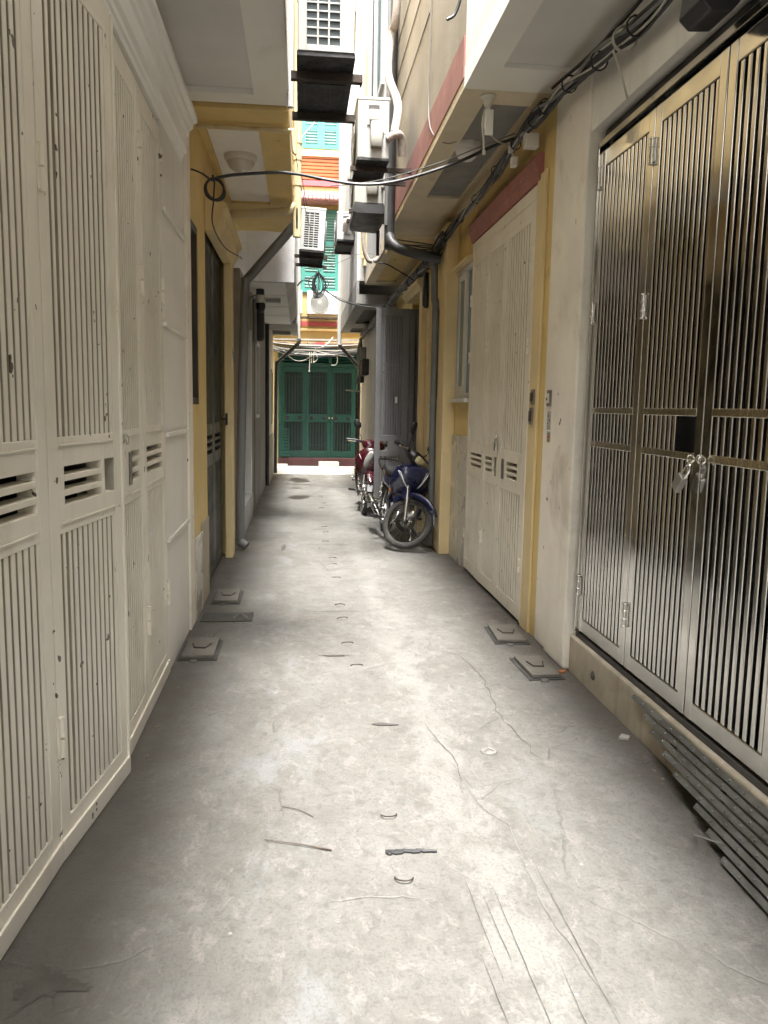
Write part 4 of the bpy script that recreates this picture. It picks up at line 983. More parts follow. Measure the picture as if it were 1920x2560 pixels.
cable('black cable dipping from the hanging coil to the top of the open grey gate', [(.34,11.6,3.12),(.52,11.2,2.94),(.74,10.9,2.84),(.95,10.7,2.79),(1.10,10.62,2.80)], .009)
cable('second thin wire below the coil cable', [(.34,11.6,3.10),(.50,11.4,3.0),(.64,11.3,2.93)], .004)
cable('thin black wire under the yellow soffit on the right', [(.88,10.0,3.25),(1.05,9.9,3.20),(1.38,9.8,3.00)], .008)
cable('black loop hanging on the slit edge left of the coil', [(-.06,12,3.22),(.0,12,3.29),(.07,12,3.31),(.16,12,3.28),(.22,12,3.20)], .011)
t = thing('cable_coil', 'bunch of black cable loops hanging in the slit before the green shutters', 'cable', (.24,12,3.08))
for k in range(11):
    w = .035+.012*k*random.uniform(.5,1); d = .30+random.uniform(-.05,.05); ox = random.uniform(-.04,.05); oy = random.uniform(-.05,.05)
    b = MB(); b.tube(cr([(.235+ox*.3,12+oy,3.42),(.235-w+ox,12+oy,3.42-d*.5),(.235-w*.5+ox,12+oy,3.42-d),(.235+w*.3+ox,12+oy,3.425-d*1.03),(.235+w+ox,12+oy,3.42-d*.55),(.245+ox*.3,12+oy,3.42)],6), .006, 6)
    b.build('loop', M['cable_black'] if k % 4 else M['cable_grey'], t)
b = MB(); b.lathe([(.02,-.01),(.03,-.01),(.03,.02),(.02,.02)], (.238,12,3.405), (0,0,1), 12); b.build('tie', M['cable_grey'], t)
def bundle(label, path, n, spread, rs=(.006,.014), white=2, name='cable_bundle'):
    t = thing(name, label, 'cable bundle', path[0])
    base = cr(path, 6)
    for i in range(n):
        a = random.uniform(0, 6.28); ph = random.uniform(0, 6.28); fr = random.uniform(.2, .5); rr = spread*math.sqrt(random.random())
        pts = []
        for j, p in enumerate(base):
            aa = a+.8*math.sin(j*fr+ph); s_ = rr*(.75+.35*math.sin(j*fr*1.3+ph))
            pts.append(p+Vector((math.cos(aa)*s_*.7, 0, math.sin(aa)*s_)))
        MB().tube(pts, random.uniform(*rs)*(.6 if i < white else 1), 6).build('cable', M['cable_white'] if i < white else (M['cable_grey'] if i < white*2 else M['cable_black']), t)
    for j in range(3, len(base)-2, 5):
        b = MB(); p = base[j]; d = (base[j+1]-base[j-1]).normalized()
        b.lathe([(spread*.72,-.004),(spread*.85,-.004),(spread*.85,.004),(spread*.72,.004)], p, d, 12)
        b.build('tie', M['cable_black'], t)
    return t
bundle('heavy black cable bundle running above the stainless gate to the white pillar', [(1.47,2.0,3.02),(1.47,2.6,3.12),(1.46,3.1,3.16),(1.45,3.6,3.17),(1.44,4.1,3.20),(1.43,4.6,3.26),(1.43,5.1,3.28)], 14, .055)
bundle('black cable bundle running along the right wall above the red lintel', [(1.43,4.9,3.28),(1.42,5.3,3.26),(1.42,5.9,3.24),(1.42,6.7,3.20),(1.42,7.5,3.19),(1.41,8.2,3.16)], 13, .045)
bundle('tangled black cable bundle under the yellow soffit toward the grey gate', [(1.38,7.9,3.14),(1.37,8.6,3.05),(1.38,9.3,3.06),(1.37,10.2,3.06),(1.35,11.2,3.07),(1.30,12.5,3.02),(1.24,14,2.95),(1.2,16,2.85)], 15, .075, white=2)
cable('single black cable stretched above the heavy bundle at upper right', [(1.46,2.6,3.28),(1.46,3.3,3.27),(1.45,4.0,3.27),(1.42,4.7,3.32)], .009)
t = thing('cable_tie', 'pale rag knot tied round the heavy bundle above the gate, tail hanging', 'tie', (1.45,3.72,3.12))
b = MB()
for k in range(2): b.tube([(1.452+.056*math.cos(a*math.pi/8),3.72+.012*k,3.17+.056*math.sin(a*math.pi/8)) for a in range(16)], .0045, 6, closed=True)
b.tube(cr([(1.40,3.73,3.12),(1.43,3.73,3.06),(1.47,3.75,2.98),(1.50,3.78,2.94)],5), .006, 6); b.build('knot', M['cable_white'], t)
for k in range(5):
    tag(MB().tube(cr([(.93+.02*k,8.9-.05*k,3.20+.015*k),(1.10,8.7,3.17+.02*k-.02*(k % 2)),(1.28,8.5,3.11+.02*k),(1.39,8.25,3.08+.01*k)],6), .0055+.001*(k % 3), 6).build('cable', M['cable_black']), 'black cable crossing the soffit above the thick black pipe', 'cable', 'cables above the thick black pipe')
# street-lane cable mess before the green gate
t = thing('cable_bundle', 'sagging tangle of white and black cables in front of the green gate', 'cable bundle', (.4,18.6,2.7))
for i in range(16):
    z = random.uniform(2.72,2.88); sg = random.uniform(.02,.14); y = random.uniform(18.3,18.9)
    pts = [(-.75,y,z+.02),(-.2,y,z-sg*.7),(.35,y,z-sg+random.uniform(-.02,.02)),(.85,y,z-sg*.7),(1.6,y,z+.03)]
    MB().tube(cr(pts,6), random.uniform(.006,.013), 6).build('cable', M['cable_white' if i % 4 == 1 else ('cable_grey' if i % 4 == 2 else 'cable_black')], t)
for pts in ([(-.40,18.4,2.72),(-.18,18.4,2.52),(.05,18.4,2.50),(.28,18.4,2.66),(.32,18.4,2.80)], [(-.55,18.4,2.70),(-.30,18.4,2.62),(-.05,18.4,2.66)], [(.34,18.4,2.72),(.60,18.4,2.66),(.95,18.4,2.62),(1.2,18.4,2.62)],
            [(.19,18.4,2.70),(.195,18.4,2.5),(.185,18.4,2.28)], [(.235,18.4,2.70),(.235,18.4,2.45)], [(.28,18.4,2.70),(.285,18.4,2.45)], [(.81,18.4,2.66),(.82,18.4,2.5),(.78,18.4,2.42),(.68,18.4,2.41)], [(.32,18.4,2.70),(.37,18.4,2.55),(.30,18.4,2.47)], [(.45,18.3,2.8),(.6,18.4,2.9),(.72,18.6,3.05)]):
    MB().tube(cr(pts,6), .0085, 6).build('cable', M['cable_white'], t)
MB().lathe([(0,0),(.02,-.004),(.016,-.03),(0,-.035)], (.185,18.4,2.285), (0,0,1), 10).build('plug', M['plastic_white'], t)
t = thing('awning', 'weathered board awning sagging above the green gate', 'awning', (.4,19.3,2.9))
b = MB(); b.obox((.80,19.46,2.965), (.66,0,.012), (0,.52,.03), (0,0,.030)); b.obox((-.27,19.46,2.95), (.405,0,-.012), (0,.52,.03), (0,0,.028)); b.build('board', M['wood'], t, bev=.01)
b = MB(); b.box(.33,.55,18.90,18.925,2.87,2.955); b.build('red_patch', M['redband'], t)
b = MB(); b.obox((.4,18.97,3.015), (1.04,0,.01), (0,.02,0), (0,0,.018)); b.build('edge_strip', M['grey_dark'], t)
t = thing('meter_cluster', 'dark clump of meters and wires on the far right corner wall', 'meter box', (1.26,16.6,2.2))
for (y, z, s_, mt) in [(16.6,2.35,.11,'pipe_black'),(16.3,2.55,.10,'grey_dark'),(16.9,2.6,.09,'rust_iron'),(16.75,2.1,.09,'pipe_black'),(16.2,2.2,.08,'grey_dark'),(15.6,2.25,.12,'dark_matte')]:
    b = MB(); b.box(1.298-s_*1.1,1.298,y-s_,y+s_,z-s_*1.3,z+s_*1.3); b.build('meter', M[mt], t, bev=.02)
for k in range(9):
    b = MB(); y = 16.2+.1*k; b.tube(cr([(1.22,y,2.9),(1.16+.03*(k % 3),y,2.6),(1.20,y+.1,2.25),(1.17+.02*(k % 2),y,1.95+.06*(k % 4))],5), .011, 6); b.build('cable', M['cable_black' if k % 3 else 'cable_grey'], t)
tag(MB().obox((1.10,17.0,1.82), (.16,0,-.012), (0,.12,0), (0,0,.012)).build('bracket_shelf', M['mould']), 'small pale shelf plate sticking out of the far right wall', 'shelf')
tag(MB().cyl((1.19,17.3,0), (1.19,17.3,1.80), .022, 12).build('post', M['rust_iron']), 'thin rusty post on the far right corner', 'post')

# ------------------------------------------------------------------ floor things
ORD = ['nearest','second nearest','third nearest','fourth nearest','fifth nearest','sixth nearest','seventh nearest','eighth nearest','ninth nearest','tenth nearest','eleventh nearest','twelfth nearest','thirteenth nearest','fourteenth nearest','fifteenth nearest']
LOOPS = [(.335,2.35,1),(.33,2.75,1),(.33,4.46,-1),(.30,4.90,1),(.30,5.50,1),(.30,5.88,1),(.32,6.86,-1),(.31,7.46,-1),(.32,7.77,-1),(.28,8.75,-1),(.30,9.40,-1),(.30,9.84,-1),(.31,11.67,-1),(.35,12.26,-1),(.34,13.2,-1)]
l0 = None
def loop_mesh():
    b = MB(); b.tube([(.042*math.cos(a*math.pi/10), 0, .042*math.sin(a*math.pi/10)-.004) for a in range(11)], .0036, 8); return b
for i, (x, y, s_) in enumerate(LOOPS):
    if l0 is None: o = l0 = loop_mesh().build('lifting_loop', M['rust_iron'], org=(0,0,0))
    else: o = l0.copy(); C.objects.link(o)
    sc_ = .85 if i > 1 else .70
    o.location = (x, y, .007); o.scale = (sc_, sc_, sc_)
    o.rotation_euler = (R_(-62 if s_ < 0 else (62 if i > 1 else 78)) , 0, R_(random.uniform(-12,12)))
    if s_ < 0: o.rotation_euler = (R_(100), 0, R_(180+random.uniform(-15,15)))
    tag(o, 'bent rusty iron lifting loop in the concrete centre line, %s to viewer' % ORD[i], 'iron loop', 'iron lifting loops along the alley floor')
def cover(label, x, y, w, l, rot=0, broken=False):
    t = thing('drain_cover', label, 'drain cover', (x,y,0), 'small concrete drain covers by the walls')
    b = MB(); b.box(x-w/2-.02,x+w/2+.02,y-l/2-.02,y+l/2+.02,.001,.006); b.build('frame', M['slab_dark'], t)
    b = MB(); b.box(x-w/2,x+w/2,y-l/2,y+l/2,.007,.030); o = b.build('lid', M['cover'], t, bev=.004)
    b = MB(); q = [(x-w*.28,y+l*.12),(x-w*.18,y-l*.12),(x+w*.16,y-l*.14),(x+w*.30,y+l*.10)]
    b.tube([(p[0],p[1],.034) for p in q], .0045, 6); b.build('handle', M['rust_iron'], t)
    b = MB(); b.lathe([(0,.014),(.02,.010),(.024,0)], (x-.02,y-l/2-.035,.001), (0,0,1), 12); b.build('pebble', M['cover'], t)
    for ob in t.children: pass
    t.rotation_euler = (0,0,R_(rot))
cover('square concrete drain cover by the left white wall, nearer of the left pair', -.60, 4.80, .19, .36)
cover('square concrete drain cover beside the left tiled skirting, farther of the left pair', -.56, 6.15, .18, .38)
cover('concrete drain cover beside the white pillar foot, nearer of the right pair', 1.37, 4.36, .165, .35, 2)
cover('tilted concrete drain cover below the yellow jamb, farther of the right pair', 1.37, 5.04, .19, .36, -3)
t = thing('gutter_slab', 'dark damp slab set in the floor between the two left covers', 'slab', (-.5,5.56,0))
b = MB(); b.box(-.69,-.33,5.45,5.68,.001,.008); b.build('slab', M['slab_dark'], t, bev=.003)
b = MB(); b.tube(cr([(-.47,5.50,.010),(-.42,5.62,.012),(-.36,5.50,.010)],5), .006, 6); b.build('rim', M['cover'], t)
tag(MB().tube(cr([(-.12,2.61,.006),(.0,2.57,.008),(.11,2.53,.005)],5), [.0012+.0002*i for i in range(11)], 6).build('twig', M['leaf_litter']), 'long thin brown straw lying on the near floor', 'straw')
tag(MB().tube(cr([(-.06,2.84,.004),(0,2.81,.005),(.05,2.76,.004)],5), .0014, 6).build('twig', M['leaf_litter']), 'short dark straw on the floor above the long straw', 'straw')
b = MB()
for k in range(9):
    y = 2.502+random.uniform(-.006,.006); x = .31+.018*k
    b.obox((x+random.uniform(-.01,.01),y,.006), (.016,random.uniform(-.004,.004),0), (0,.007-.0005*k,.002), (0,0,.003))
b.lathe([(0,.008),(.010,.005),(.012,0)], (.305,2.50,.002), (0,0,1), 10)
tag(b.build('feather_scrap', M['ink'], bev=.002), 'crumpled black scrap like a burnt leaf on the near floor', 'scrap')
b = MB(); b.lathe([(0,.003),(.028,.004),(.034,.006),(.037,.002),(.037,0)], (.83,3.27,.001), (0,0,1), 20); b.tube(cr([(.81,3.26,.007),(.83,3.29,.008),(.85,3.27,.007)],4), .0025, 5)
tag(b.build('bottle_cap', M['lid']), 'flattened whitish lid lying right of the centre line', 'lid')
def chip(label, pts, h=.004, mat='leaf_litter', cat='leaf'):
    b = MB(); b.prism(pts, 'z', .002, .002+h); return tag(b.build('dry_leaf' if cat == 'leaf' else 'wood_chip', M[mat], bev=.001), label, cat)
chip('dark torn strip of bark on the centre line, before the pale lid', [(.34,3.60),(.38,3.615),(.43,3.60),(.47,3.585),(.43,3.58),(.37,3.585)], mat='dark_matte', cat='wood chip')
chip('dark wooden sliver beside the third iron loop', [(.14,4.655),(.20,4.665),(.27,4.66),(.27,4.648),(.18,4.645)], mat='dark_matte', cat='wood chip')
chip('curled brown leaf near the drain pipe foot on the left', [(-.19,8.20),(-.16,8.28),(-.15,8.42),(-.17,8.55),(-.20,8.40)], mat='dark_matte', cat='leaf')
chip('pale crushed paper scrap by the folded grille', [(1.46,3.36),(1.49,3.40),(1.52,3.375),(1.50,3.345)], .012, 'paper', 'paper')
chip('orange-brown leaf at the foot of the white pillar', [(1.47,4.28),(1.50,4.31),(1.53,4.30),(1.50,4.27)], .012, 'lens_amber', 'leaf')
b = MB(); random.seed(11)
for k in range(340):
    side = random.random()
    if side < .45: x, y = 1.53-abs(random.gauss(0,.10)), random.uniform(2.9,5.5)
    elif side < .7: x, y = -.66+abs(random.gauss(0,.08)), random.uniform(3.2,8.5)
    else: x, y = random.uniform(-.5,1.4), random.uniform(1.7,7)
    s_ = random.choice((.0015,.002,.0025,.003,.004,.006))*(1 if side < .7 else .6); a = random.uniform(0,3.1)
    b.obox((x,y,.0008+s_*.4), (math.cos(a)*s_,math.sin(a)*s_,0), (-math.sin(a)*s_*.7,math.cos(a)*s_*.7,0), (0,0,s_*.4))
tag(b.build('grit', M['mould']), 'scattered grit and plaster crumbs on the floor', 'grit', kind='stuff')
# ------------------------------------------------------------------ motorbikes
def wheel(root, T, cx, cz, Rw, tr, name, disc=False):
    """spoked wheel: axle along local y"""
    c = (cx,0,cz); ax = (0,1,0)
    b = MB(T); b.lathe([(.030,-.045),(.030,.045),(.045,.040),(.045,-.040)], c, ax, 20, closed=True)
    rr = Rw-2*tr-.004
    for k in range(32):
        a = 2*math.pi*k/32; s_ = 1 if k % 2 else -1; da = .22*(1 if (k//2) % 2 else -1)
        b.tube([(cx+.04*math.cos(a+da*3),.034*s_,cz+.04*math.sin(a+da*3)),(cx+rr*math.cos(a),.004*s_,cz+rr*math.sin(a))], .0016, 4)
    w = b.build(name, M['hardware'], root)
    prof = [(Rw-tr+math.cos(a)*tr*1.05, math.sin(a)*tr) for a in [i*2*math.pi/18 for i in range(18)]]
    b = MB(T); b.lathe(prof, c, ax, 56, closed=True); b.build('tyre', M['tyre'], w)
    r0 = Rw-2*tr+.002
    b = MB(T); b.lathe([(r0+.012,-.024),(r0-.004,-.022),(r0-.010,-.008),(r0-.010,.008),(r0-.004,.022),(r0+.012,.024)], c, ax, 56); b.build('rim', M['chrome'], w)
    if disc:
        b = MB(T); y = -.052
        b.lathe([(.062,y-.002),(.112,y-.002),(.112,y+.002),(.062,y+.002)], c, ax, 48, closed=True)
        for k in range(6):
            a = k*math.pi/3; b.tube([(cx+.03*math.cos(a),y,cz+.03*math.sin(a)),(cx+.068*math.cos(a+.35),y,cz+.068*math.sin(a+.35))], .006, 6)
        d = b.build('brake_disc', M['chrome'], w)
        b = MB(T)
        for k in range(14):
            a = 2*math.pi*k/14
            b.tube([(cx+q*math.cos(a+(q-.07)*9),y-.003,cz+q*math.sin(a+(q-.07)*9)) for q in (.072,.082,.092,.103)], .003, 4)
        b.build('disc_slots', M['black'], d)
    return w
def motorbike(label, paint, loc, heading, lean, steer, scooter=False):
    r = thing('motorbike', label, 'motorbike')
    I = None
    head = Vector((.44,0,.72)); axis = Vector((-math.sin(R_(27)),0,math.cos(R_(27))))
    Rm = Matrix.Rotation(R_(steer), 3, axis)
    S = lambda p: head+Rm@(Vector(p)-head)
    V = Vector; P = M[paint]
    # ---- steered front end
    fw = wheel(r, S, .625, .283, .283, .036, 'front_wheel', disc=True)
    b = MB(S)
    for s_ in (-1, 1): b.tube([(.615,.068*s_,.275),(.600,.068*s_,.335),(.515,.066*s_,.56),(.47,.064*s_,.66)], [.014,.020,.022,.018], 12)
    b.cyl((.625,-.085,.283),(.625,.085,.283),.009,10); f = b.build('fork', M['hardware'], r)
    b = MB(S); b.obox((.655,-.066,.37), (.022,0,.030), (0,.016,0), (-.012,0,.018)); b.build('brake_caliper', M['alloy'], f, bev=.006)
    b = MB(S); b.tube(cr([(.645,-.08,.40),(.60,-.10,.50),(.53,-.10,.58),(.48,-.06,.70)],5), .006, 6); b.build('brake_hose', M['bike_black'], f)
    # front mudguard: band over the tyre
    b = MB(S); vs = []; n = 22; m = 9
    for i in range(n):
        a = R_(32+118*i/(n-1)); k = i/(n-1)
        hw = (.052+.022*math.sin(math.pi*min(1, k*1.15)))*(.35 if k < .06 else 1)*(1 if k < .94 else .8)
        for j in range(m):
            t = -1+2*j/(m-1); rad = .312+.022*(1-t*t)-(.040 if abs(t) > .99 else 0)
            vs.append((.625+rad*math.cos(a), hw*t, .283+rad*math.sin(a)))
    b.add(vs, [(i*m+j,i*m+j+1,(i+1)*m+j+1,(i+1)*m+j) for i in range(n-1) for j in range(m-1)], True)
    for s_ in (-1, 1): b.loft([((.50,.066*s_,.50),(.05,0,.0),(0,.018,0)),((.485,.068*s_,.58),(.055,0,0),(0,.020,0)),((.46,.062*s_,.66),(.05,0,0),(0,.018,0))], 14)
    fd = b.build('front_mudguard', P, r)
    so = fd.modifiers.new('t', 'SOLIDIFY'); so.thickness = .004
    b = MB(S); b.obox((.905,0,.40), (.020,0,-.045), (0,.036,0), (.003,0,.0015)); b.build('mud_flap', M['bike_grey'], fd, bev=.004)
    # handlebar, grips, levers
    b = MB(S); b.tube(cr([(.30,-.345,.985),(.33,-.26,.995),(.375,-.12,.985),(.385,0,.975),(.375,.12,.985),(.33,.26,.995),(.30,.345,.985)],5), .011, 10); hb = b.build('handlebar', M['bike_black'], r)
    for s_ in (-1, 1):
        b = MB(S); b.tube([(.294,.37*s_,.982),(.297,.36*s_,.983),(.332,.235*s_,.994)], [.020,.0175,.0175], 12); b.lathe([(0,-.004),(.014,-.004),(.015,.012),(0,.014)], (.293,.368*s_,.982), (-.2,s_,0), 12); b.build('grip', M['rubber'], hb)
        b = MB(S); b.tube(cr([(.375,.20*s_,.985),(.385,.27*s_,.975),(.36,.34*s_,.965),(.352,.365*s_,.962)],5), [.007]*10+[.006]*4+[.010,.010] if False else .0065, 8); b.lathe([(0,-.008),(.010,0),(0,.008)], (.352,.367*s_,.962), (0,1,0), 10); b.build('brake_lever' if s_ < 0 else 'clutch_lever', M['chrome'], hb)
        b = MB(S); b.obox((.36,.195*s_,.985), (.024,0,0), (0,.032,0), (0,0,.020)); b.build('switch_housing', M['bike_black'], hb, bev=.006)
        b = MB(S); b.tube(cr([(.355,.175*s_,1.00),(.350,.19*s_,1.06),(.365,.225*s_,1.10),(.36,.245*s_,1.16)],5), .0055, 8)
        mm = b.build('mirror', M['bike_black'], r)
        b = MB(S); c = V((.355,.265*s_,1.215)); u = V((.10,.5*s_,.86)).normalized(); v = V((0,1,0)); v = (v-u*v.dot(u)).normalized()
        b.loft([(c-u*.068,v*.012,u.cross(v)*.008),(c-u*.05,v*.040,u.cross(v)*.017),(c,v*.052,u.cross(v)*.022),(c+u*.05,v*.044,u.cross(v)*.017),(c+u*.070,v*.014,u.cross(v)*.008)], 20); b.build('mirror_head', M['bike_black'], mm)
    # handlebar cowl with headlight
    b = MB(S)
    b.loft([((.475,0,.925),(0,.10,0),(0,0,.055)),((.44,0,.95),(0,.155,0),(.015,0,.075)),((.385,0,.97),(0,.17,0),(.02,0,.070)),((.32,0,.985),(0,.12,0),(.01,0,.05)),((.29,0,.985),(0,.06,0),(0,0,.03))], 24, .8)
    cw = b.build('handlebar_cowl', M['bike_black'] if not scooter else P, r)
    if not scooter:
        b = MB(S); b.loft([((.462,0,.945),(0,.135,0),(.012,0,.058)),((.495,0,.935),(0,.118,0),(.012,0,.052)),((.520,0,.925),(0,.075,0),(.01,0,.032)),((.528,0,.922),(0,.02,0),(0,0,.01))], 24, .8)
        hl = b.build('headlight', M['lens_old'], cw)
        b = MB(S); b.loft([((.452,0,1.005),(0,.14,0),(.01,0,.012)),((.50,0,.985),(0,.10,0),(.01,0,.010)),((.522,0,.965),(0,.05,0),(.006,0,.006))], 16, .8); b.build('visor', M['bike_black'], cw)
    # ---- body-fixed front apron
    b = MB()
    b.loft([((.455,0,.895),(0,.10,0),(.05,0,0)),((.475,0,.87),(0,.165,0),(.085,0,.0)),((.475,0,.78),(0,.215,0),(.105,0,0)),((.44,0,.66),(0,.22,0),(.09,0,0)),((.41,0,.58),(0,.19,0),(.05,0,0))], 28, .8)
    ap = b.build('front_apron', P, r)
    for s_ in (-1, 1):
        b = MB(); q = [(.562,.055*s_,.655),(.582,.085*s_,.69),(.575,.145*s_,.785),(.545,.165*s_,.825),(.556,.140*s_,.81),(.580,.098*s_,.72)]
        b.tube(cr(q+[q[0]],4), .0045, 6); v_ = b.build('air_vent', M['silver_trim'], ap)
        b = MB(); b.add([V(p)+V((.003,0,0)) for p in q], [tuple(range(6))]); b.build('vent_opening', M['black'], v_)
        # leg shield sweeping back and down
        b = MB()
        b.loft([((.40,.165*s_,.60),(.05,0,0),(0,.022,.03)),((.33,.19*s_,.52),(.075,0,0),(0,.020,.02)),((.30,.185*s_,.42),(.075,0,.02),(0,.018,0)),((.27,.165*s_,.32),(.05,0,.01),(0,.014,0)),((.25,.15*s_,.26),(.02,0,0),(0,.008,0))], 18, .8)
        ls = b.build('leg_shield', P, r)
        b = MB(); b.loft([((.235,.17*s_,.56),(.03,0,0),(0,.010,0)),((.20,.175*s_,.42),(.035,0,0),(0,.010,0)),((.21,.16*s_,.26),(.03,0,0),(0,.010,0)),((.20,.14*s_,.20),(.015,0,0),(0,.006,0))], 14); b.build('inner_shield', M['bike_grey'], ls)
        b = MB(); b.loft([((.418,.192*s_,.575),(.030,0,.01),(0,.012,.006)),((.44,.21*s_,.60),(.042,0,.012),(0,.014,.010)),((.455,.212*s_,.625),(.028,0,.006),(0,.010,.006))], 14); b.build('turn_signal', M['lens_amber'], ls)
    if scooter:
        b = MB(); b.loft([((.50,0,.92),(0,.10,0),(.05,0,0)),((.50,0,.86),(0,.17,0),(.09,0,0)),((.50,0,.72),(0,.20,0),(.11,0,0)),((.46,0,.52),(0,.17,0),(.09,0,0)),((.42,0,.40),(0,.10,0),(.05,0,0))], 26, .85); b.build('front_panel', P, ap)
        b = MB(); b.loft([((.565,-.03,.76),(0,.07,.02),(.02,.03,.13)),((.605,-.03,.755),(0,.058,.015),(.02,.025,.11)),((.62,-.03,.75),(0,.03,.01),(.01,.01,.06))], 22); b.build('headlight', M['lens_clear'], ap)
    # ---- frame / body
    b = MB(); b.loft([((.30,0,.62),(0,.045,0),(.02,0,.05)),((.12,0,.48),(0,.06,0),(.02,0,.06)),((-.05,0,.50),(0,.07,0),(0,0,.07)),((-.16,0,.62),(0,.09,0),(0,0,.08))], 16); b.build('frame_cover', M['bike_black'], r)
    b = MB(); b.loft([((-.02,0,.66),(0,.10,0),(0,0,.06)),((-.14,0,.64),(0,.125,0),(0,0,.10)),((-.36,0,.66),(0,.13,0),(0,0,.095)),((-.60,0,.72),(0,.105,0),(0,0,.07)),((-.80,0,.78),(0,.05,0),(0,0,.035))], 22, .8)
    b.build('body_cover', P, r)
    b = MB(); b.loft([((.10,0,.735),(0,.06,0),(0,0,.03)),((.02,0,.755),(0,.115,0),(0,0,.045)),((-.20,0,.760),(0,.135,0),(0,0,.042)),((-.42,0,.785),(0,.125,0),(0,0,.05)),((-.62,0,.80),(0,.10,0),(0,0,.045)),((-.70,0,.80),(0,.05,0),(0,0,.02))], 22, .8)
    b.build('seat', M['seat_vinyl'], r)
    b = MB(); b.tube(cr([(-.45,-.14,.77),(-.62,-.145,.82),(-.82,-.11,.86),(-.85,0,.865),(-.82,.11,.86),(-.62,.145,.82),(-.45,.14,.77)],6), .013, 10); b.build('grab_rail', M['bike_black'], r)
    b = MB(); b.loft([((-.80,0,.76),(0,.06,0),(0,0,.04)),((-.86,0,.74),(0,.07,0),(.0,0,.045)),((-.88,0,.73),(0,.04,0),(0,0,.02))], 16); b.build('tail_light', M['lens_red'], r)
    # engine
    b = MB(); b.loft([((.03,0,.33),(0,.09,0),(0,0,.09)),((-.08,0,.31),(0,.125,0),(0,0,.115)),((-.22,0,.30),(0,.13,0),(0,0,.11)),((-.30,0,.30),(0,.08,0),(0,0,.07))], 20, .7); e = b.build('engine', M['alloy'], r)
    b = MB(); b.cyl((.0,0,.37),(.20,0,.40),.055,20)
    for k in range(7): b.cyl((.04+.022*k,0,.377+.0033*k),(.048+.022*k,0,.378+.0033*k),.074,20)
    b.build('cylinder_fins', M['alloy'], e)
    for s_ in (-1, 1):
        b = MB(); b.lathe([(0,.028),(.06,.026),(.088,.014),(.092,0)], (-.13,.125*s_,.31), (0,s_,0), 28); b.build('crank_cover', M['chrome'] if s_ < 0 else M['alloy'], e)
    b = MB(); b.tube(cr([(.18,-.03,.36),(.22,-.07,.28),(.12,-.13,.20),(-.15,-.15,.20),(-.32,-.16,.25)],6), .016, 10); b.tube([(-.30,-.16,.245),(-.36,-.165,.26),(-.72,-.19,.37),(-.80,-.195,.39),(-.82,-.197,.395)], [.02,.038,.045,.044,.03], 16); ex = b.build('exhaust', M['chrome'], r)
    b = MB(); b.obox((-.52,-.235,.335), (.12,0,.035), (0,.006,0), (-.008,0,.030)); b.build('heat_shield', M['alloy'], ex, bev=.006)
    # pegs, kick starter, stands
    for s_ in (-1, 1):
        b = MB(); b.tube([(-.08,.10*s_,.245),(-.08,.30*s_,.25)], .012, 8); b.obox((-.08,.255*s_,.258), (.02,0,0), (0,.05,0), (0,0,.010)); b.build('footrest', M['rubber'], r)
        b = MB(); b.tube([(-.40,.15*s_,.36),(-.42,.25*s_,.36)], .011, 8); b.obox((-.42,.235*s_,.366), (.018,0,0), (0,.045,0), (0,0,.009)); b.build('pillion_peg', M['rubber'], r)
        # swing arm + shock
        b = MB(); b.obox((-.43,.085*s_,.305), (.21,0,-.018), (0,.014,0), (0,0,.022)); b.build('swing_arm', M['bike_black'], r, bev=.006)
        b = MB(); b.cyl((-.59,.115*s_,.31),(-.45,.125*s_,.62),.012,10); k = [(-.585+.12*t/60,.1155*s_+.008*s_*t/60,.33+.24*t/60) for t in range(61)]
        b.tube([(p[0]+.020*math.cos(t*.75),p[1]+.022*math.sin(t*.75),p[2]) for t, p in enumerate(k)], .0055, 6); b.build('shock_absorber', M['chrome'], r)
    b = MB(); b.tube(cr([(-.18,-.14,.34),(-.12,-.20,.36),(-.02,-.22,.44),(-.01,-.29,.45)],5), .011, 8); b.build('kick_starter', M['chrome'], r)
    b = MB(); b.tube([(-.06,.13,.22),(-.02,.26,.04),(-.03,.275,.012)], .010, 8); b.obox((-.035,.28,.008), (.03,0,0), (0,.022,0), (0,0,.005)); b.build('side_stand', M['bike_black'], r)
    b = MB(); b.obox((-.40,.115,.315), (.24,0,-.012), (0,.018,0), (0,0,.045)); b.build('chain_case', M['bike_black'], r, bev=.015)
    wheel(r, None, -.61, .29, .29, .043, 'rear_wheel')
    b = MB(); vs = []; n = 14; m = 7
    for i in range(n):
        a = R_(60+105*i/(n-1))
        for j in range(m):
            t = -1+2*j/(m-1); rad = .335-(.03 if abs(t) > .99 else 0); vs.append((-.61+rad*math.cos(a), .065*t, .29+rad*math.sin(a)))
    b.add(vs, [(i*m+j,i*m+j+1,(i+1)*m+j+1,(i+1)*m+j) for i in range(n-1) for j in range(m-1)], True)
    o = b.build('rear_mudguard', M['bike_black'], r); so = o.modifiers.new('t', 'SOLIDIFY'); so.thickness = .004
    r.rotation_mode = 'XYZ'; r.rotation_euler = (R_(-lean), 0, R_(heading)); r.location = loc
    return r
bx = Vector((1.12,8.22,0)); hd = R_(-85)
motorbike('blue underbone motorbike leaning on its stand against the yellow wall, front wheel turned', 'bike_blue', bx-.62*Vector((math.cos(hd),math.sin(hd),0)), -85, 5, 54)
hd = R_(-97)
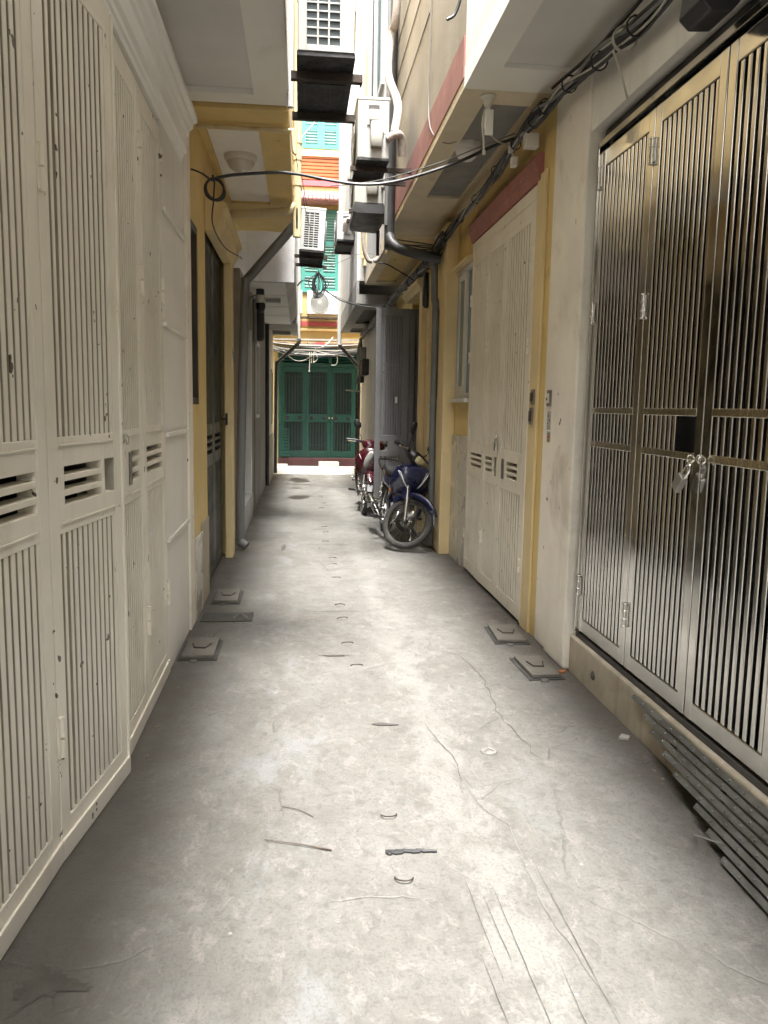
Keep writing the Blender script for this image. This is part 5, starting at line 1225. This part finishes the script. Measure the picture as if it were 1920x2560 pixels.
motorbike('dark red scooter half hidden behind the open grey gate leaf', 'bike_red', Vector((.90,11.02,0))-.62*Vector((math.cos(hd),math.sin(hd),0)), -97, 5, 8, scooter=True)
# ------------------------------------------------------------------ light, sky, camera
w = bpy.data.worlds.new('World'); sc.world = w; w.use_nodes = True
nt = w.node_tree; bg = nt.nodes['Background']
sky = nt.nodes.new('ShaderNodeTexSky'); sky.sky_type = 'NISHITA'; sky.sun_disc = False
sky.sun_elevation = R_(73); sky.sun_rotation = R_(180); sky.dust_density = 4.0; sky.air_density = 1.0; sky.ozone_density = 1.0
hs = nt.nodes.new('ShaderNodeHueSaturation'); hs.inputs['Saturation'].default_value = .12   # overcast: nearly white sky
nt.links.new(sky.outputs[0], hs.inputs['Color']); nt.links.new(hs.outputs[0], bg.inputs['Color'])
bg.inputs['Strength'].default_value = .10
ld = bpy.data.lights.new('sun', 'SUN'); ld.energy = 1.4; ld.angle = R_(17); ld.color = (1.0,.975,.93)
so = bpy.data.objects.new('sun', ld); C.objects.link(so)
so.rotation_euler = (R_(17), R_(0), 0)
so.location = (.4, -3, 14)
cd = bpy.data.cameras.new('camera'); cam = bpy.data.objects.new('camera', cd); C.objects.link(cam)
cd.sensor_fit = 'VERTICAL'; cd.sensor_height = 24; cd.lens = 24*1990/2560; cd.clip_start = .05; cd.clip_end = 300
Fp = 1990.; vx, vy = (752.26-960)/Fp, -(1012.66-1280)/Fp
dy = Vector((vx, vy, -1)).normalized(); d2 = Vector((vx+1000/Fp, vy-18.5/Fp, -1))
up = d2.cross(dy).normalized(); dx = dy.cross(up)
cam.matrix_world = Matrix((dx, dy, up)).to_4x4()
cam.matrix_world.translation = Vector((0,0,1.5))
sc.camera = cam
sc.view_settings.view_transform = 'Standard'; sc.view_settings.look = 'None'; sc.view_settings.gamma = 1
sc.view_settings.exposure = 4.08
sc.cycles.use_denoising = True
sc.cycles.max_bounces = 14; sc.cycles.diffuse_bounces = 10; sc.cycles.glossy_bounces = 6; sc.cycles.transmission_bounces = 4
sc.cycles.caustics_reflective = False; sc.cycles.caustics_refractive = False
sc.cycles.sample_clamp_indirect = 8
